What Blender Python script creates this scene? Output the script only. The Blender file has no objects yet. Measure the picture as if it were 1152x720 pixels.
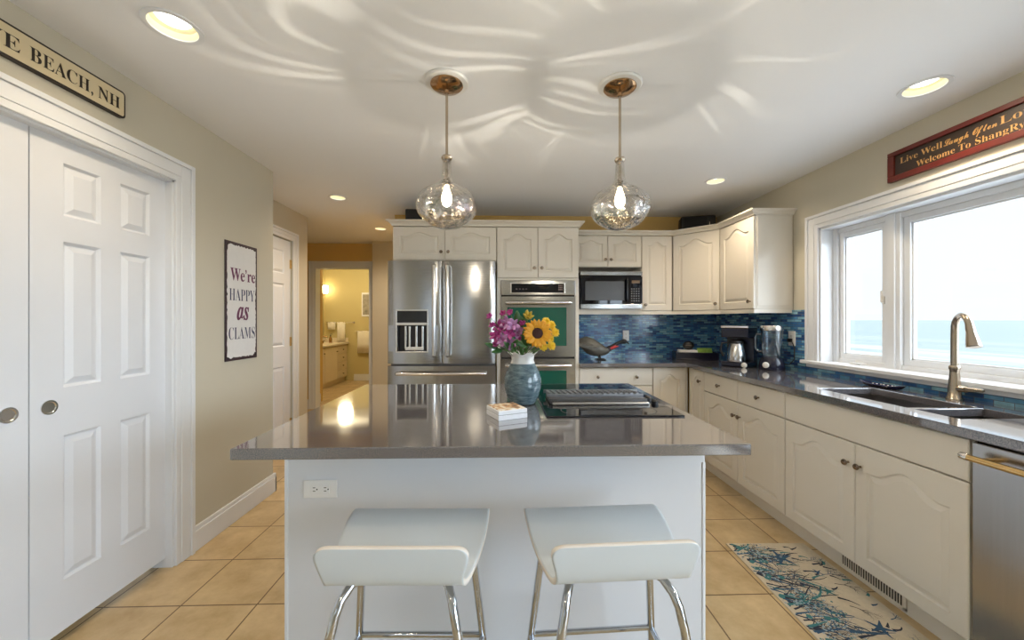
import bpy, bmesh, math, random
from mathutils import Matrix, Vector
random.seed(7)
S = bpy.context.scene
C = S.collection
PI = math.pi

# ------------------------------------------------------------------ camera
cam = bpy.data.objects.new('camera', bpy.data.cameras.new('camera'))
C.objects.link(cam)
cam.location = (0, 0, 1.315)
cam.rotation_euler = (PI/2, 0, -math.atan(12/430))
cam.data.sensor_width = 36
cam.data.sensor_fit = 'HORIZONTAL'
cam.data.lens = 430/1152*36
cam.data.clip_start = .02
cam.data.clip_end = 9000
S.camera = cam

# ------------------------------------------------------------------ exposure, world
S.view_settings.view_transform = 'Standard'
S.view_settings.look = 'None'
S.view_settings.gamma = 1
S.view_settings.use_curve_mapping = False
S.view_settings.exposure = 0.62
S.cycles.use_denoising = True
S.cycles.max_bounces = 10
S.cycles.diffuse_bounces = 5
S.cycles.glossy_bounces = 5
S.cycles.transparent_max_bounces = 16
S.cycles.caustics_refractive = False
S.cycles.sample_clamp_indirect = 4

SKY = .86           # hazy sky over the sea horizon
SKY_HIGH = 1.6      # brighter towards the zenith
SKY_INLAND = 7.5    # bright sunny side of the hazy sky, right of and behind the viewer
LAMP = .46          # all recessed lamps
WARM = (1.0, .80, .56)
w = bpy.data.worlds.new('sky'); S.world = w; w.use_nodes = True
_n, _l = w.node_tree.nodes, w.node_tree.links
bg = _n['Background']
_tc = _n.new('ShaderNodeTexCoord')
_sx = _n.new('ShaderNodeSeparateXYZ'); _l.new(_tc.outputs['Generated'], _sx.inputs[0])
_d = _n.new('ShaderNodeVectorMath'); _d.operation = 'DOT_PRODUCT'; _d.inputs[1].default_value = (.84, -.52, .14)
_l.new(_tc.outputs['Generated'], _d.inputs[0])
_m1 = _n.new('ShaderNodeMapRange'); _m1.interpolation_type = 'SMOOTHSTEP'
_m1.inputs[1].default_value = .45; _m1.inputs[2].default_value = .92; _m1.inputs[3].default_value = SKY; _m1.inputs[4].default_value = SKY_INLAND
_l.new(_d.outputs['Value'], _m1.inputs[0])
_m2 = _n.new('ShaderNodeMapRange'); _m2.interpolation_type = 'SMOOTHSTEP'
_m2.inputs[1].default_value = .28; _m2.inputs[2].default_value = .9; _m2.inputs[3].default_value = 0; _m2.inputs[4].default_value = SKY_HIGH
_l.new(_sx.outputs[2], _m2.inputs[0])
_ad = _n.new('ShaderNodeMath'); _l.new(_m1.outputs[0], _ad.inputs[0]); _l.new(_m2.outputs[0], _ad.inputs[1])
_l.new(_ad.outputs[0], bg.inputs[1])
bg.inputs[0].default_value = (.80, .92, 1.05, 1)
sl = bpy.data.lights.new('sun', 'SUN'); sl.energy = 6.0; sl.angle = math.radians(3); sl.color = (1, .96, .90)
sun_ob = bpy.data.objects.new('sun', sl); C.objects.link(sun_ob)
sun_ob.rotation_euler = Vector((-.45, .40, .80)).to_track_quat('Z', 'Y').to_euler()

CE = 2.45
XL, XR, YB, YK = -1.75, 2.38, 4.16, -2.6


# ------------------------------------------------------------------ material helpers
def lin(r, g, b):
    f = lambda v: (v/255/12.92) if v <= 10 else ((v/255+.055)/1.055)**2.4
    return (f(r), f(g), f(b), 1)


def mat(name, col, rough=.5, metal=0., var=.0, vscale=6., bump=0., bscale=80., stretch=(1, 1, 1), spec=.5, coat=0., col2=None):
    m = bpy.data.materials.new(name); m.use_nodes = True
    nt = m.node_tree; N = nt.nodes; L = nt.links
    p = N['Principled BSDF']
    c = tuple(col) if len(col) == 4 else (*col, 1)
    p.inputs['Base Color'].default_value = c
    p.inputs['Roughness'].default_value = rough
    p.inputs['Metallic'].default_value = metal
    p.inputs['Specular IOR Level'].default_value = spec
    if coat:
        p.inputs['Coat Weight'].default_value = coat
        p.inputs['Coat Roughness'].default_value = .05
    tc = N.new('ShaderNodeTexCoord'); mp = N.new('ShaderNodeMapping')
    mp.inputs['Scale'].default_value = stretch
    L.new(tc.outputs['Object'], mp.inputs['Vector'])
    n = N.new('ShaderNodeTexNoise'); n.inputs['Scale'].default_value = vscale; n.inputs['Detail'].default_value = 5
    L.new(mp.outputs['Vector'], n.inputs['Vector'])
    mx = N.new('ShaderNodeMix'); mx.data_type = 'RGBA'
    v = max(var, .015)
    mx.inputs[6].default_value = tuple(max(0, a*(1-v)) for a in c[:3]) + (1,)
    mx.inputs[7].default_value = (tuple(min(1, a*(1+v)) for a in c[:3]) + (1,)) if col2 is None else col2
    L.new(n.outputs['Fac'], mx.inputs[0]); L.new(mx.outputs[2], p.inputs['Base Color'])
    if bump:
        b = N.new('ShaderNodeBump'); b.inputs['Strength'].default_value = bump; b.inputs['Distance'].default_value = .002
        n2 = N.new('ShaderNodeTexNoise'); n2.inputs['Scale'].default_value = bscale
        L.new(mp.outputs['Vector'], n2.inputs['Vector'])
        L.new(n2.outputs['Fac'], b.inputs['Height']); L.new(b.outputs['Normal'], p.inputs['Normal'])
    return m


def emit(name, col, strength):
    m = bpy.data.materials.new(name); m.use_nodes = True
    p = m.node_tree.nodes['Principled BSDF']
    p.inputs['Base Color'].default_value = (.8, .8, .8, 1)
    p.inputs['Emission Color'].default_value = (*col[:3], 1)
    p.inputs['Emission Strength'].default_value = strength
    return m


def thin_glass(name, tint=(1, 1, 1), refl=1.0, base=.04, bump=0., bscale=12.):
    m = bpy.data.materials.new(name); m.use_nodes = True
    nt = m.node_tree; N = nt.nodes; L = nt.links
    N.remove(N['Principled BSDF']); out = N['Material Output']
    t = N.new('ShaderNodeBsdfTransparent'); t.inputs[0].default_value = (*tint, 1)
    g = N.new('ShaderNodeBsdfGlossy'); g.inputs['Roughness'].default_value = .02
    lw = N.new('ShaderNodeLayerWeight'); lw.inputs['Blend'].default_value = .35
    ma = N.new('ShaderNodeMath'); ma.operation = 'MULTIPLY_ADD'
    ma.inputs[1].default_value = .75*refl; ma.inputs[2].default_value = base
    L.new(lw.outputs['Facing'], ma.inputs[0])
    mx = N.new('ShaderNodeMixShader')
    L.new(ma.outputs[0], mx.inputs[0]); L.new(t.outputs[0], mx.inputs[1]); L.new(g.outputs[0], mx.inputs[2])
    L.new(mx.outputs[0], out.inputs[0])
    if bump:
        tc = N.new('ShaderNodeTexCoord'); n = N.new('ShaderNodeTexNoise'); n.inputs['Scale'].default_value = bscale
        L.new(tc.outputs['Object'], n.inputs['Vector'])
        b = N.new('ShaderNodeBump'); b.inputs['Strength'].default_value = bump; b.inputs['Distance'].default_value = .02
        L.new(n.outputs['Fac'], b.inputs['Height'])
        L.new(b.outputs[0], g.inputs['Normal']); L.new(b.outputs[0], lw.inputs['Normal'])
    return m


M = {}
M['wall'] = mat('wall_paint', (.545, .512, .42), .75, var=.03, vscale=3, bump=.08, bscale=200)
M['lampglow_wall'] = mat('lamp_glow_paint', (.62, .42, .15), .75, var=.03, vscale=3)  # wall beige with the warm lamp glow painted into its colour
M['bathwall'] = mat('bath_paint', (.56, .48, .23), .75, var=.03, vscale=3)
M['ceiling'] = mat('ceiling_paint', (.80, .815, .84), .85, var=.015, vscale=2, bump=.05, bscale=200)
M['trim'] = mat('trim_white', (.73, .755, .79), .35, var=.015)
M['door'] = mat('door_white', (.69, .72, .77), .4, var=.015)
M['cab'] = mat('cabinet_cream', (.71, .672, .60), .38, var=.015)
M['island'] = mat('island_white', (.66, .68, .72), .4, var=.015)
M['dark'] = mat('dark_recess', (.02, .018, .015), .6)
M['black'] = mat('black_plastic', (.008, .008, .010), .42, var=.1)
M['blackgloss'] = mat('black_glass', (.004, .005, .010), .03, spec=.55)
M['steel'] = mat('brushed_steel', (.42, .41, .40), .22, 1., var=.06, vscale=3, bump=.10, bscale=5, stretch=(30, 30, .6))
M['steelh'] = mat('brushed_steel_sideways', (.42, .41, .40), .17, 1., var=.06, vscale=3, bump=.2, bscale=4, stretch=(1.2, 1.2, 40))
M['satin'] = mat('satin_steel', (.72, .71, .70), .2, 1., var=.03)
M['chrome'] = mat('chrome', (.54, .57, .62), .07, 1.)
M['knob'] = mat('knob_pewter', (.24, .19, .15), .25, 1., var=.05)
M['nickel'] = mat('warm_nickel', (.50, .42, .33), .22, 1., var=.05)
M['bronze'] = mat('bronze', (.42, .26, .14), .14, 1., var=.12, vscale=12)
M['gold'] = mat('brass_and_reflection', (.72, .50, .22), .2, 1.)
M['plate'] = mat('white_plastic', (.78, .78, .77), .35)
M['stool'] = mat('stool_white', (.58, .63, .665), .3, var=.03, vscale=5)
M['stooledge'] = mat('stool_edge_white', (.78, .74, .68), .4, var=.06, vscale=20)
M['lens'] = emit('lamp_lens', (1, .95, .82), 3.2)
M['baffle'] = mat('lamp_baffle', (.78, .70, .46), .5)
M['bulb'] = emit('bulb_glow', (1, .80, .50), 22)
M['sinksteel'] = mat('sink_steel', (.30, .28, .27), .3, 1., var=.1, vscale=4)
M['pglass'] = thin_glass('pendant_glass', (.95, .94, .92), 1.15, .07, 1.0, 26)
M['wglass'] = thin_glass('window_glass', (.985, .995, .995), .12, .01)
M['jar'] = thin_glass('jar_glass', (.80, .86, .90), .9, .06)
M['mirror'] = mat('mirror_silver', (.85, .85, .85), .02, 1.)
M['towel'] = mat('white_towel', (.80, .76, .66), .95, var=.08, vscale=40, bump=.6, bscale=300)
M['vanity'] = mat('vanity_wood', (.66, .56, .40), .45, var=.05)
M['vanitytop'] = mat('vanity_top', (.74, .66, .52), .2, var=.04)
M['stem'] = mat('green_stem', (.06, .16, .03), .5, var=.3, vscale=20)
M['leaf'] = mat('green_leaf', (.035, .12, .025), .42, var=.4, vscale=25)
M['sunpetal'] = mat('sunflower_petal', (.85, .38, .02), .5, var=.25, vscale=30)
M['sundisc'] = mat('sunflower_disc', (.045, .012, .010), .8, var=.5, vscale=120, bump=1, bscale=250)
M['yellow'] = mat('yellow_petal', (.82, .55, .03), .5, var=.22, vscale=30)
M['purple'] = mat('purple_petal', (.30, .05, .30), .5, var=.35, vscale=55, col2=(.70, .38, .68, 1))
M['magenta'] = mat('magenta_petal', (.36, .03, .20), .5, var=.3, vscale=40)
M['vaseneck'] = mat('white_glaze', (.72, .72, .70), .15, var=.04)
M['paper'] = mat('white_card', (.84, .85, .88), .5)
M['navy'] = mat('navy_lettering', (.045, .05, .11), .6, var=.4, vscale=60)
M['plum'] = mat('plum_lettering', (.13, .03, .09), .6, var=.4, vscale=60)
M['signwhite'] = mat('sign_offwhite', (.70, .70, .70), .5, var=.05, vscale=25)
M['signcream'] = mat('sign_cream', (.66, .56, .36), .55, var=.06, vscale=15)
M['signblack'] = mat('sign_black', (.018, .012, .010), .5)
M['signred'] = mat('sign_red_wood', (.13, .018, .012), .4, var=.35, vscale=10, stretch=(1, 1, 8))
M['signboard'] = mat('sign_dark_board', (.035, .022, .016), .4, var=.3, vscale=8)
M['signgold'] = mat('sign_gold_letters', (.62, .36, .12), .45, var=.2, vscale=30)
M['signdarkframe'] = mat('sign_dark_edge', (.035, .02, .03), .5, var=.5, vscale=30)
M['fig'] = mat('pewter_feathers', (.08, .08, .075), .45, .4, var=.5, vscale=22, stretch=(1, 1, 5), col2=(.20, .19, .16, 1), bump=.8, bscale=30)
M['figdark'] = mat('dark_metal', (.03, .035, .04), .4, .5, var=.3, vscale=30)
M['figred'] = mat('red_enamel', (.45, .03, .03), .4)
M['bluedish'] = mat('navy_glaze', (.012, .012, .05), .15, var=.3, vscale=30)
M['greenpack'] = mat('green_packet', (.28, .45, .08), .4, var=.6, vscale=35)
M['ovenglass'] = mat('oven_glass_green', (.001, .095, .062), .05, spec=.8, var=.2, vscale=3)
M['appl'] = mat('navy_black_plastic', (.007, .008, .022), .22, var=.1)


def quartz():
    m = mat('grey_quartz', (.12, .12, .13), .07, spec=1.0, coat=.5)
    nt = m.node_tree; N = nt.nodes; L = nt.links; p = N['Principled BSDF']
    tc = N.new('ShaderNodeTexCoord')
    v = N.new('ShaderNodeTexNoise'); v.inputs['Scale'].default_value = 330; v.inputs['Detail'].default_value = 3
    L.new(tc.outputs['Object'], v.inputs['Vector'])
    p.inputs['Coat Weight'].default_value = 1; p.inputs['Coat IOR'].default_value = 1.62; p.inputs['Coat Roughness'].default_value = .06
    r = N.new('ShaderNodeValToRGB')
    r.color_ramp.elements[0].position = .38; r.color_ramp.elements[0].color = (.075, .075, .092, 1)
    r.color_ramp.elements[1].position = .66; r.color_ramp.elements[1].color = (.20, .182, .178, 1)
    L.new(v.outputs['Fac'], r.inputs[0]); L.new(r.outputs[0], p.inputs['Base Color'])
    return m


M['quartz'] = quartz()


def floor_tile():
    m = mat('floor_tile', (.5, .4, .25), .32)
    nt = m.node_tree; N = nt.nodes; L = nt.links; p = N['Principled BSDF']
    tc = N.new('ShaderNodeTexCoord'); mp = N.new('ShaderNodeMapping')
    mp.inputs['Location'].default_value = (1.474+.345*20, -1.80+.34*20, 0)
    L.new(tc.outputs['Object'], mp.inputs[0])
    b = N.new('ShaderNodeTexBrick'); b.offset = 0; b.squash = 1
    b.inputs['Scale'].default_value = 1; b.inputs['Brick Width'].default_value = .345; b.inputs['Row Height'].default_value = .34
    b.inputs['Mortar Size'].default_value = .0034; b.inputs['Mortar Smooth'].default_value = .1; b.inputs['Bias'].default_value = 0
    b.inputs['Color1'].default_value = (.0, .0, .0, 1); b.inputs['Color2'].default_value = (1, 1, 1, 1); b.inputs['Mortar'].default_value = (.5, .5, .5, 1)
    L.new(mp.outputs[0], b.inputs['Vector'])
    n = N.new('ShaderNodeTexNoise'); n.inputs['Scale'].default_value = 5.5; n.inputs['Detail'].default_value = 8; n.inputs['Roughness'].default_value = .65
    L.new(tc.outputs['Object'], n.inputs[0])
    r = N.new('ShaderNodeValToRGB')
    r.color_ramp.elements[0].position = .3; r.color_ramp.elements[0].color = (.41, .285, .14, 1)
    r.color_ramp.elements[1].position = .7; r.color_ramp.elements[1].color = (.63, .485, .28, 1)
    L.new(n.outputs['Fac'], r.inputs[0])
    hs = N.new('ShaderNodeHueSaturation')
    ma = N.new('ShaderNodeMath'); ma.operation = 'MULTIPLY_ADD'; ma.inputs[1].default_value = .14; ma.inputs[2].default_value = .93
    L.new(b.outputs['Color'], ma.inputs[0]); L.new(ma.outputs[0], hs.inputs['Value']); L.new(r.outputs[0], hs.inputs['Color'])
    mx = N.new('ShaderNodeMix'); mx.data_type = 'RGBA'; mx.inputs[7].default_value = (.13, .075, .03, 1)
    L.new(b.outputs['Fac'], mx.inputs[0]); L.new(hs.outputs[0], mx.inputs[6]); L.new(mx.outputs[2], p.inputs['Base Color'])
    bp = N.new('ShaderNodeBump'); bp.invert = True; bp.inputs['Distance'].default_value = .002; bp.inputs['Strength'].default_value = .6
    L.new(b.outputs['Fac'], bp.inputs['Height']); L.new(bp.outputs[0], p.inputs['Normal'])
    return m


def mosaic(name, axes):
    m = mat(name, (.05, .12, .3), .1, spec=.7)
    nt = m.node_tree; N = nt.nodes; L = nt.links; p = N['Principled BSDF']
    tc = N.new('ShaderNodeTexCoord'); sp = N.new('ShaderNodeSeparateXYZ'); cb = N.new('ShaderNodeCombineXYZ')
    L.new(tc.outputs['Object'], sp.inputs[0])
    L.new(sp.outputs[axes[0]], cb.inputs[0]); L.new(sp.outputs[axes[1]], cb.inputs[1])
    ad = N.new('ShaderNodeVectorMath'); ad.operation = 'ADD'; ad.inputs[1].default_value = (20, 20, 0)
    L.new(cb.outputs[0], ad.inputs[0])
    b = N.new('ShaderNodeTexBrick'); b.offset = .5
    b.inputs['Scale'].default_value = 1; b.inputs['Brick Width'].default_value = .076; b.inputs['Row Height'].default_value = .0205
    b.inputs['Mortar Size'].default_value = .0016; b.inputs['Mortar Smooth'].default_value = .1
    b.inputs['Color1'].default_value = (0, 0, 0, 1); b.inputs['Color2'].default_value = (1, 1, 1, 1); b.inputs['Mortar'].default_value = (.5, .5, .5, 1)
    L.new(ad.outputs[0], b.inputs['Vector'])
    r = N.new('ShaderNodeValToRGB'); e = r.color_ramp.elements
    e[0].position = 0; e[0].color = (.022, .06, .19, 1); e[1].position = 1; e[1].color = (.24, .46, .58, 1)
    a = e.new(.35); a.color = (.045, .15, .36, 1); a = e.new(.65); a.color = (.09, .27, .46, 1)
    L.new(b.outputs['Color'], r.inputs[0])
    n = N.new('ShaderNodeTexNoise'); n.inputs['Scale'].default_value = 26; L.new(tc.outputs['Object'], n.inputs[0])
    hs = N.new('ShaderNodeHueSaturation'); ma = N.new('ShaderNodeMath'); ma.operation = 'MULTIPLY_ADD'
    ma.inputs[1].default_value = 1.0; ma.inputs[2].default_value = .55
    L.new(n.outputs['Fac'], ma.inputs[0]); L.new(ma.outputs[0], hs.inputs['Value']); L.new(r.outputs[0], hs.inputs['Color'])
    mx = N.new('ShaderNodeMix'); mx.data_type = 'RGBA'; mx.inputs[7].default_value = (.10, .12, .16, 1)
    L.new(b.outputs['Fac'], mx.inputs[0]); L.new(hs.outputs[0], mx.inputs[6]); L.new(mx.outputs[2], p.inputs['Base Color'])
    # each little brick leans its own way
    nm = N.new('ShaderNodeBump'); nm.inputs['Distance'].default_value = .004; nm.inputs['Strength'].default_value = .35
    n2 = N.new('ShaderNodeTexNoise'); n2.inputs['Scale'].default_value = 9
    ad2 = N.new('ShaderNodeMath'); ad2.operation = 'ADD'
    L.new(tc.outputs['Object'], n2.inputs[0]); L.new(n2.outputs['Fac'], ad2.inputs[0])
    mi = N.new('ShaderNodeMath'); mi.operation = 'MULTIPLY'; mi.inputs[1].default_value = -.6
    L.new(b.outputs['Fac'], mi.inputs[0]); L.new(mi.outputs[0], ad2.inputs[1])
    L.new(ad2.outputs[0], nm.inputs['Height']); L.new(nm.outputs[0], p.inputs['Normal'])
    return m


def sea_mat():
    m = mat('sea_water', (.3, .55, .58), .5)
    nt = m.node_tree; N = nt.nodes; L = nt.links; p = N['Principled BSDF']
    tc = N.new('ShaderNodeTexCoord'); mp = N.new('ShaderNodeMapping'); mp.inputs['Scale'].default_value = (.16, .012, 1)
    L.new(tc.outputs['Object'], mp.inputs[0])
    n = N.new('ShaderNodeTexNoise'); n.inputs['Scale'].default_value = 1; n.inputs['Detail'].default_value = 6; n.inputs['Distortion'].default_value = .6
    L.new(mp.outputs[0], n.inputs[0])
    sp = N.new('ShaderNodeSeparateXYZ'); L.new(tc.outputs['Object'], sp.inputs[0])
    mr = N.new('ShaderNodeMapRange'); mr.inputs[1].default_value = 35; mr.inputs[2].default_value = 150; mr.inputs[3].default_value = .16; mr.inputs[4].default_value = -.12
    L.new(sp.outputs[0], mr.inputs[0])
    a = N.new('ShaderNodeMath'); a.operation = 'ADD'; L.new(n.outputs['Fac'], a.inputs[0]); L.new(mr.outputs[0], a.inputs[1])
    r = N.new('ShaderNodeValToRGB'); e = r.color_ramp.elements
    e[0].position = .30; e[0].color = (.082, .110, .110, 1); e[1].position = .72; e[1].color = (.21, .215, .215, 1)
    q = e.new(.50); q.color = (.095, .12, .12, 1); q = e.new(.60); q.color = (.15, .165, .165, 1)
    L.new(a.outputs[0], r.inputs[0]); L.new(r.outputs[0], p.inputs['Base Color'])
    return m


def vase_mat():
    m = mat('vase_glaze', (.12, .2, .25), .12, spec=.6)
    nt = m.node_tree; N = nt.nodes; L = nt.links; p = N['Principled BSDF']
    tc = N.new('ShaderNodeTexCoord'); mp = N.new('ShaderNodeMapping'); mp.inputs['Scale'].default_value = (14, 14, 45)
    L.new(tc.outputs['Object'], mp.inputs[0])
    n = N.new('ShaderNodeTexNoise'); n.inputs['Scale'].default_value = 2.2; n.inputs['Detail'].default_value = 8; n.inputs['Roughness'].default_value = .7
    L.new(mp.outputs[0], n.inputs[0])
    r = N.new('ShaderNodeValToRGB'); e = r.color_ramp.elements
    e[0].position = .32; e[0].color = (.030, .062, .085, 1); e[1].position = .7; e[1].color = (.19, .27, .30, 1)
    L.new(n.outputs['Fac'], r.inputs[0]); L.new(r.outputs[0], p.inputs['Base Color'])
    return m


M['floor'] = floor_tile()
M['sea'] = sea_mat()
M['vase'] = vase_mat()


# ------------------------------------------------------------------ mesh helpers
class MB:
    def __init__(s): s.v = []; s.f = []; s.mi = []; s.cur = 0

    def add(s, vs, fs):
        o = len(s.v); s.v += [tuple(p) for p in vs]
        for f in fs: s.f.append([i+o for i in f]); s.mi.append(s.cur)
        return s

    def box(s, x0, x1, y0, y1, z0, z1):
        x0, x1 = min(x0, x1), max(x0, x1); y0, y1 = min(y0, y1), max(y0, y1); z0, z1 = min(z0, z1), max(z0, z1)
        return s.add([(x0, y0, z0), (x1, y0, z0), (x1, y1, z0), (x0, y1, z0), (x0, y0, z1), (x1, y0, z1), (x1, y1, z1), (x0, y1, z1)],
                     [(0, 3, 2, 1), (4, 5, 6, 7), (0, 1, 5, 4), (1, 2, 6, 5), (2, 3, 7, 6), (3, 0, 4, 7)])

    def prism(s, pts, a0, a1, axis='z'):
        n = len(pts)
        def p3(p, a):
            return {'z': (p[0], p[1], a), 'y': (p[0], a, p[1]), 'x': (a, p[0], p[1])}[axis]
        vs = [p3(p, a0) for p in pts] + [p3(p, a1) for p in pts]
        fs = [list(range(n))[::-1], list(range(n, 2*n))] + [(i, (i+1) % n, n+(i+1) % n, n+i) for i in range(n)]
        return s.add(vs, fs)

    def lathe(s, prof, c=(0, 0, 0), n=32, axis='z', ruffle=None, cap0=True, cap1=True):
        vs = []; fs = []
        for k, (r, h) in enumerate(prof):
            for i in range(n):
                a = 2*PI*i/n
                rr, hh = (r, h) if ruffle is None else ruffle(k, a, r, h)
                x, y = rr*math.cos(a), rr*math.sin(a)
                p = {'z': (x, y, hh), 'y': (x, hh, y), 'x': (hh, x, y)}[axis]
                vs.append((p[0]+c[0], p[1]+c[1], p[2]+c[2]))
        for k in range(len(prof)-1):
            for i in range(n):
                j = (i+1) % n
                fs.append((k*n+i, k*n+j, (k+1)*n+j, (k+1)*n+i))
        if cap0: fs.append(list(range(n))[::-1])
        if cap1: fs.append([(len(prof)-1)*n+i for i in range(n)])
        return s.add(vs, fs)

    def tube(s, pts, r, n=10, caps=True):
        pts = [Vector(p) for p in pts]
        rs = r if isinstance(r, (list, tuple)) else [r]*len(pts)
        vs = []; fs = []; up = None
        for k, p in enumerate(pts):
            t = (pts[min(k+1, len(pts)-1)] - pts[max(k-1, 0)]).normalized()
            if up is None:
                up = t.orthogonal().normalized()
            else:
                up = (up - t*up.dot(t)); up = up.normalized() if up.length > 1e-6 else t.orthogonal().normalized()
            q = t.cross(up)
            for i in range(n):
                a = 2*PI*i/n
                vs.append(p + (up*math.cos(a) + q*math.sin(a))*rs[k])
        for k in range(len(pts)-1):
            for i in range(n):
                j = (i+1) % n
                fs.append((k*n+i, k*n+j, (k+1)*n+j, (k+1)*n+i))
        if caps:
            fs.append(list(range(n))[::-1]); fs.append([(len(pts)-1)*n+i for i in range(n)])
        return s.add(vs, fs)

    def ball(s, c, r, n=14, m=10, sc=(1, 1, 1)):
        prof = [(max(1e-4, math.sin(PI*k/m)), -math.cos(PI*k/m)) for k in range(m+1)]
        vs = []; fs = []
        for (a, h) in prof:
            for i in range(n):
                t = 2*PI*i/n
                vs.append((c[0]+r*sc[0]*a*math.cos(t), c[1]+r*sc[1]*a*math.sin(t), c[2]+r*sc[2]*h))
        for k in range(m):
            for i in range(n):
                j = (i+1) % n
                fs.append((k*n+i, k*n+j, (k+1)*n+j, (k+1)*n+i))
        return s.add(vs, fs)

    def xf(s, mt, start=0):
        for i in range(start, len(s.v)): s.v[i] = tuple(mt @ Vector(s.v[i]))
        return s

    def build(s, name, m, parent=None, smooth=False, bevel=0, loc=None, rotz=0, seg=2, weld=False):
        me = bpy.data.meshes.new(name)
        me.from_pydata(s.v, [], s.f)
        ms = m if isinstance(m, (list, tuple)) else [m]
        for k in ms: me.materials.append(k)
        if len(ms) > 1:
            for p, i in zip(me.polygons, s.mi): p.material_index = i
        bm = bmesh.new(); bm.from_mesh(me)
        if weld: bmesh.ops.remove_doubles(bm, verts=bm.verts, dist=1e-5)
        bmesh.ops.recalc_face_normals(bm, faces=bm.faces)
        bm.to_mesh(me); bm.free()
        if smooth:
            me.polygons.foreach_set('use_smooth', [True]*len(me.polygons))
            me.set_sharp_from_angle(angle=math.radians(40))
        o = bpy.data.objects.new(name, me); C.objects.link(o)
        if parent: o.parent = parent
        if loc: o.location = loc
        if rotz: o.rotation_euler = (0, 0, rotz)
        if bevel:
            b = o.modifiers.new('bevel', 'BEVEL'); b.width = bevel; b.segments = seg; b.limit_method = 'ANGLE'; b.angle_limit = math.radians(40)
        return o


def tag(o, label=None, cat=None, group=None, kind=None):
    if label: o['label'] = label
    if cat: o['category'] = cat
    if group: o['group'] = group
    if kind: o['kind'] = kind
    return o


def thing(name, label, cat, loc=(0, 0, 0), rotz=0, group=None):
    o = bpy.data.objects.new(name, None); C.objects.link(o)
    o.empty_display_size = .05
    o.location = loc; o.rotation_euler = (0, 0, rotz)
    return tag(o, label, cat, group)


def struct(o, label=None):
    o['kind'] = 'structure'
    if label: o['label'] = label
    return o


def copy_tree(o, parent=None):
    c = o.copy(); C.objects.link(c)
    if parent: c.parent = parent
    for ch in list(o.children): copy_tree(ch, c)
    return c


def boolean_cut(o, cutter_mb):
    cu = cutter_mb.build('cutter', M['dark'])
    md = o.modifiers.new('cut', 'BOOLEAN'); md.object = cu; md.operation = 'DIFFERENCE'; md.solver = 'EXACT'
    dg = bpy.context.evaluated_depsgraph_get(); dg.update()
    me = bpy.data.meshes.new_from_object(o.evaluated_get(dg))
    o.modifiers.remove(md); o.data = me
    bpy.data.objects.remove(cu)
    return o


BOLD = lambda t: ''.join(chr(0x1D400+ord(c)-65) if 'A' <= c <= 'Z' else chr(0x1D41A+ord(c)-97) if 'a' <= c <= 'z' else c for c in t)
BOLDIT = lambda t: ''.join(chr(0x1D468+ord(c)-65) if 'A' <= c <= 'Z' else chr(0x1D482+ord(c)-97) if 'a' <= c <= 'z' else c for c in t)
SCRIPT = lambda t: ''.join(chr(0x1D4D0+ord(c)-65) if 'A' <= c <= 'Z' else chr(0x1D4EA+ord(c)-97) if 'a' <= c <= 'z' else c for c in t)


def text_mesh(mb, string, x0, x1, z0, height, depth=.002, y=0., spacing=1.0, thick=0.):
    """lettering stretched into x0..x1 with a baseline z0 and cap height, standing on the plane y (facing -y)"""
    cu = bpy.data.curves.new('lettering', 'FONT'); cu.body = string; cu.size = 1; cu.extrude = .5; cu.space_character = spacing
    cu.offset = thick
    o = bpy.data.objects.new('lettering', cu); C.objects.link(o)
    dg = bpy.context.evaluated_depsgraph_get(); dg.update()
    me = bpy.data.meshes.new_from_object(o.evaluated_get(dg))
    bpy.data.objects.remove(o)
    xs = [v.co.x for v in me.vertices]; ys = [v.co.y for v in me.vertices]
    a, b = min(xs), max(xs)
    cap = .72
    vs = [(x0+(v.co.x-a)/(b-a)*(x1-x0), y-(v.co.z+.5)*depth, z0+v.co.y/cap*height) for v in me.vertices]
    mb.add(vs, [list(p.vertices) for p in me.polygons])
    bpy.data.meshes.remove(me)


# ---- panelled fronts: local x = width, y = 0 is the front (facing -y), z up
def outline(x0, x1, z0, z1, rise, n=18):
    pts = [(x0, z0), (x1, z0)]
    for k in range(n+1):
        t = 1-2*k/n
        z = z1 if rise <= 0 else z1-rise+rise*.5*(1+math.cos(PI*min(1, abs(t)/.80)))
        pts.append(((x0+x1)/2+t*(x1-x0)/2, z))
    return pts


def loops(mb, ls, fill=True):
    n = len(ls[0][0]); vs = []
    for pts, y in ls: vs += [(p[0], y, p[1]) for p in pts]
    fs = []
    for k in range(len(ls)-1):
        for i in range(n):
            j = (i+1) % n
            fs.append((k*n+i, k*n+j, (k+1)*n+j, (k+1)*n+i))
    if fill: fs.append([(len(ls)-1)*n+i for i in range(n)])
    mb.add(vs, fs)


def raised_panel(mb, x0, x1, z0, z1, rise=0, y=0., d=.006, bev=.022, ring=.006):
    I = lambda k: outline(x0+k, x1-k, z0+k, z1-k, rise)
    loops(mb, [(I(0), y), (I(ring), y+d), (I(ring+.004), y+d), (I(ring+.004+bev), y+.001)])


def cath_door(wd, ht, t=.02, rise=.045, stile=.052, top=.045):
    mb = MB()
    O = outline(0, wd, 0, ht, 0); O2 = outline(.004, wd-.004, .004, ht-.004, 0)
    A = lambda k: outline(stile+k, wd-stile-k, stile+k, ht-top-k, rise)
    loops(mb, [(O, t), (O, .003), (O2, 0), (A(0), 0), (A(.006), .009), (A(.011), .009), (A(.032), .0015)])
    mb.add([(0, t, 0), (wd, t, 0), (wd, t, ht), (0, t, ht)], [(0, 3, 2, 1)])
    return mb


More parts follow.
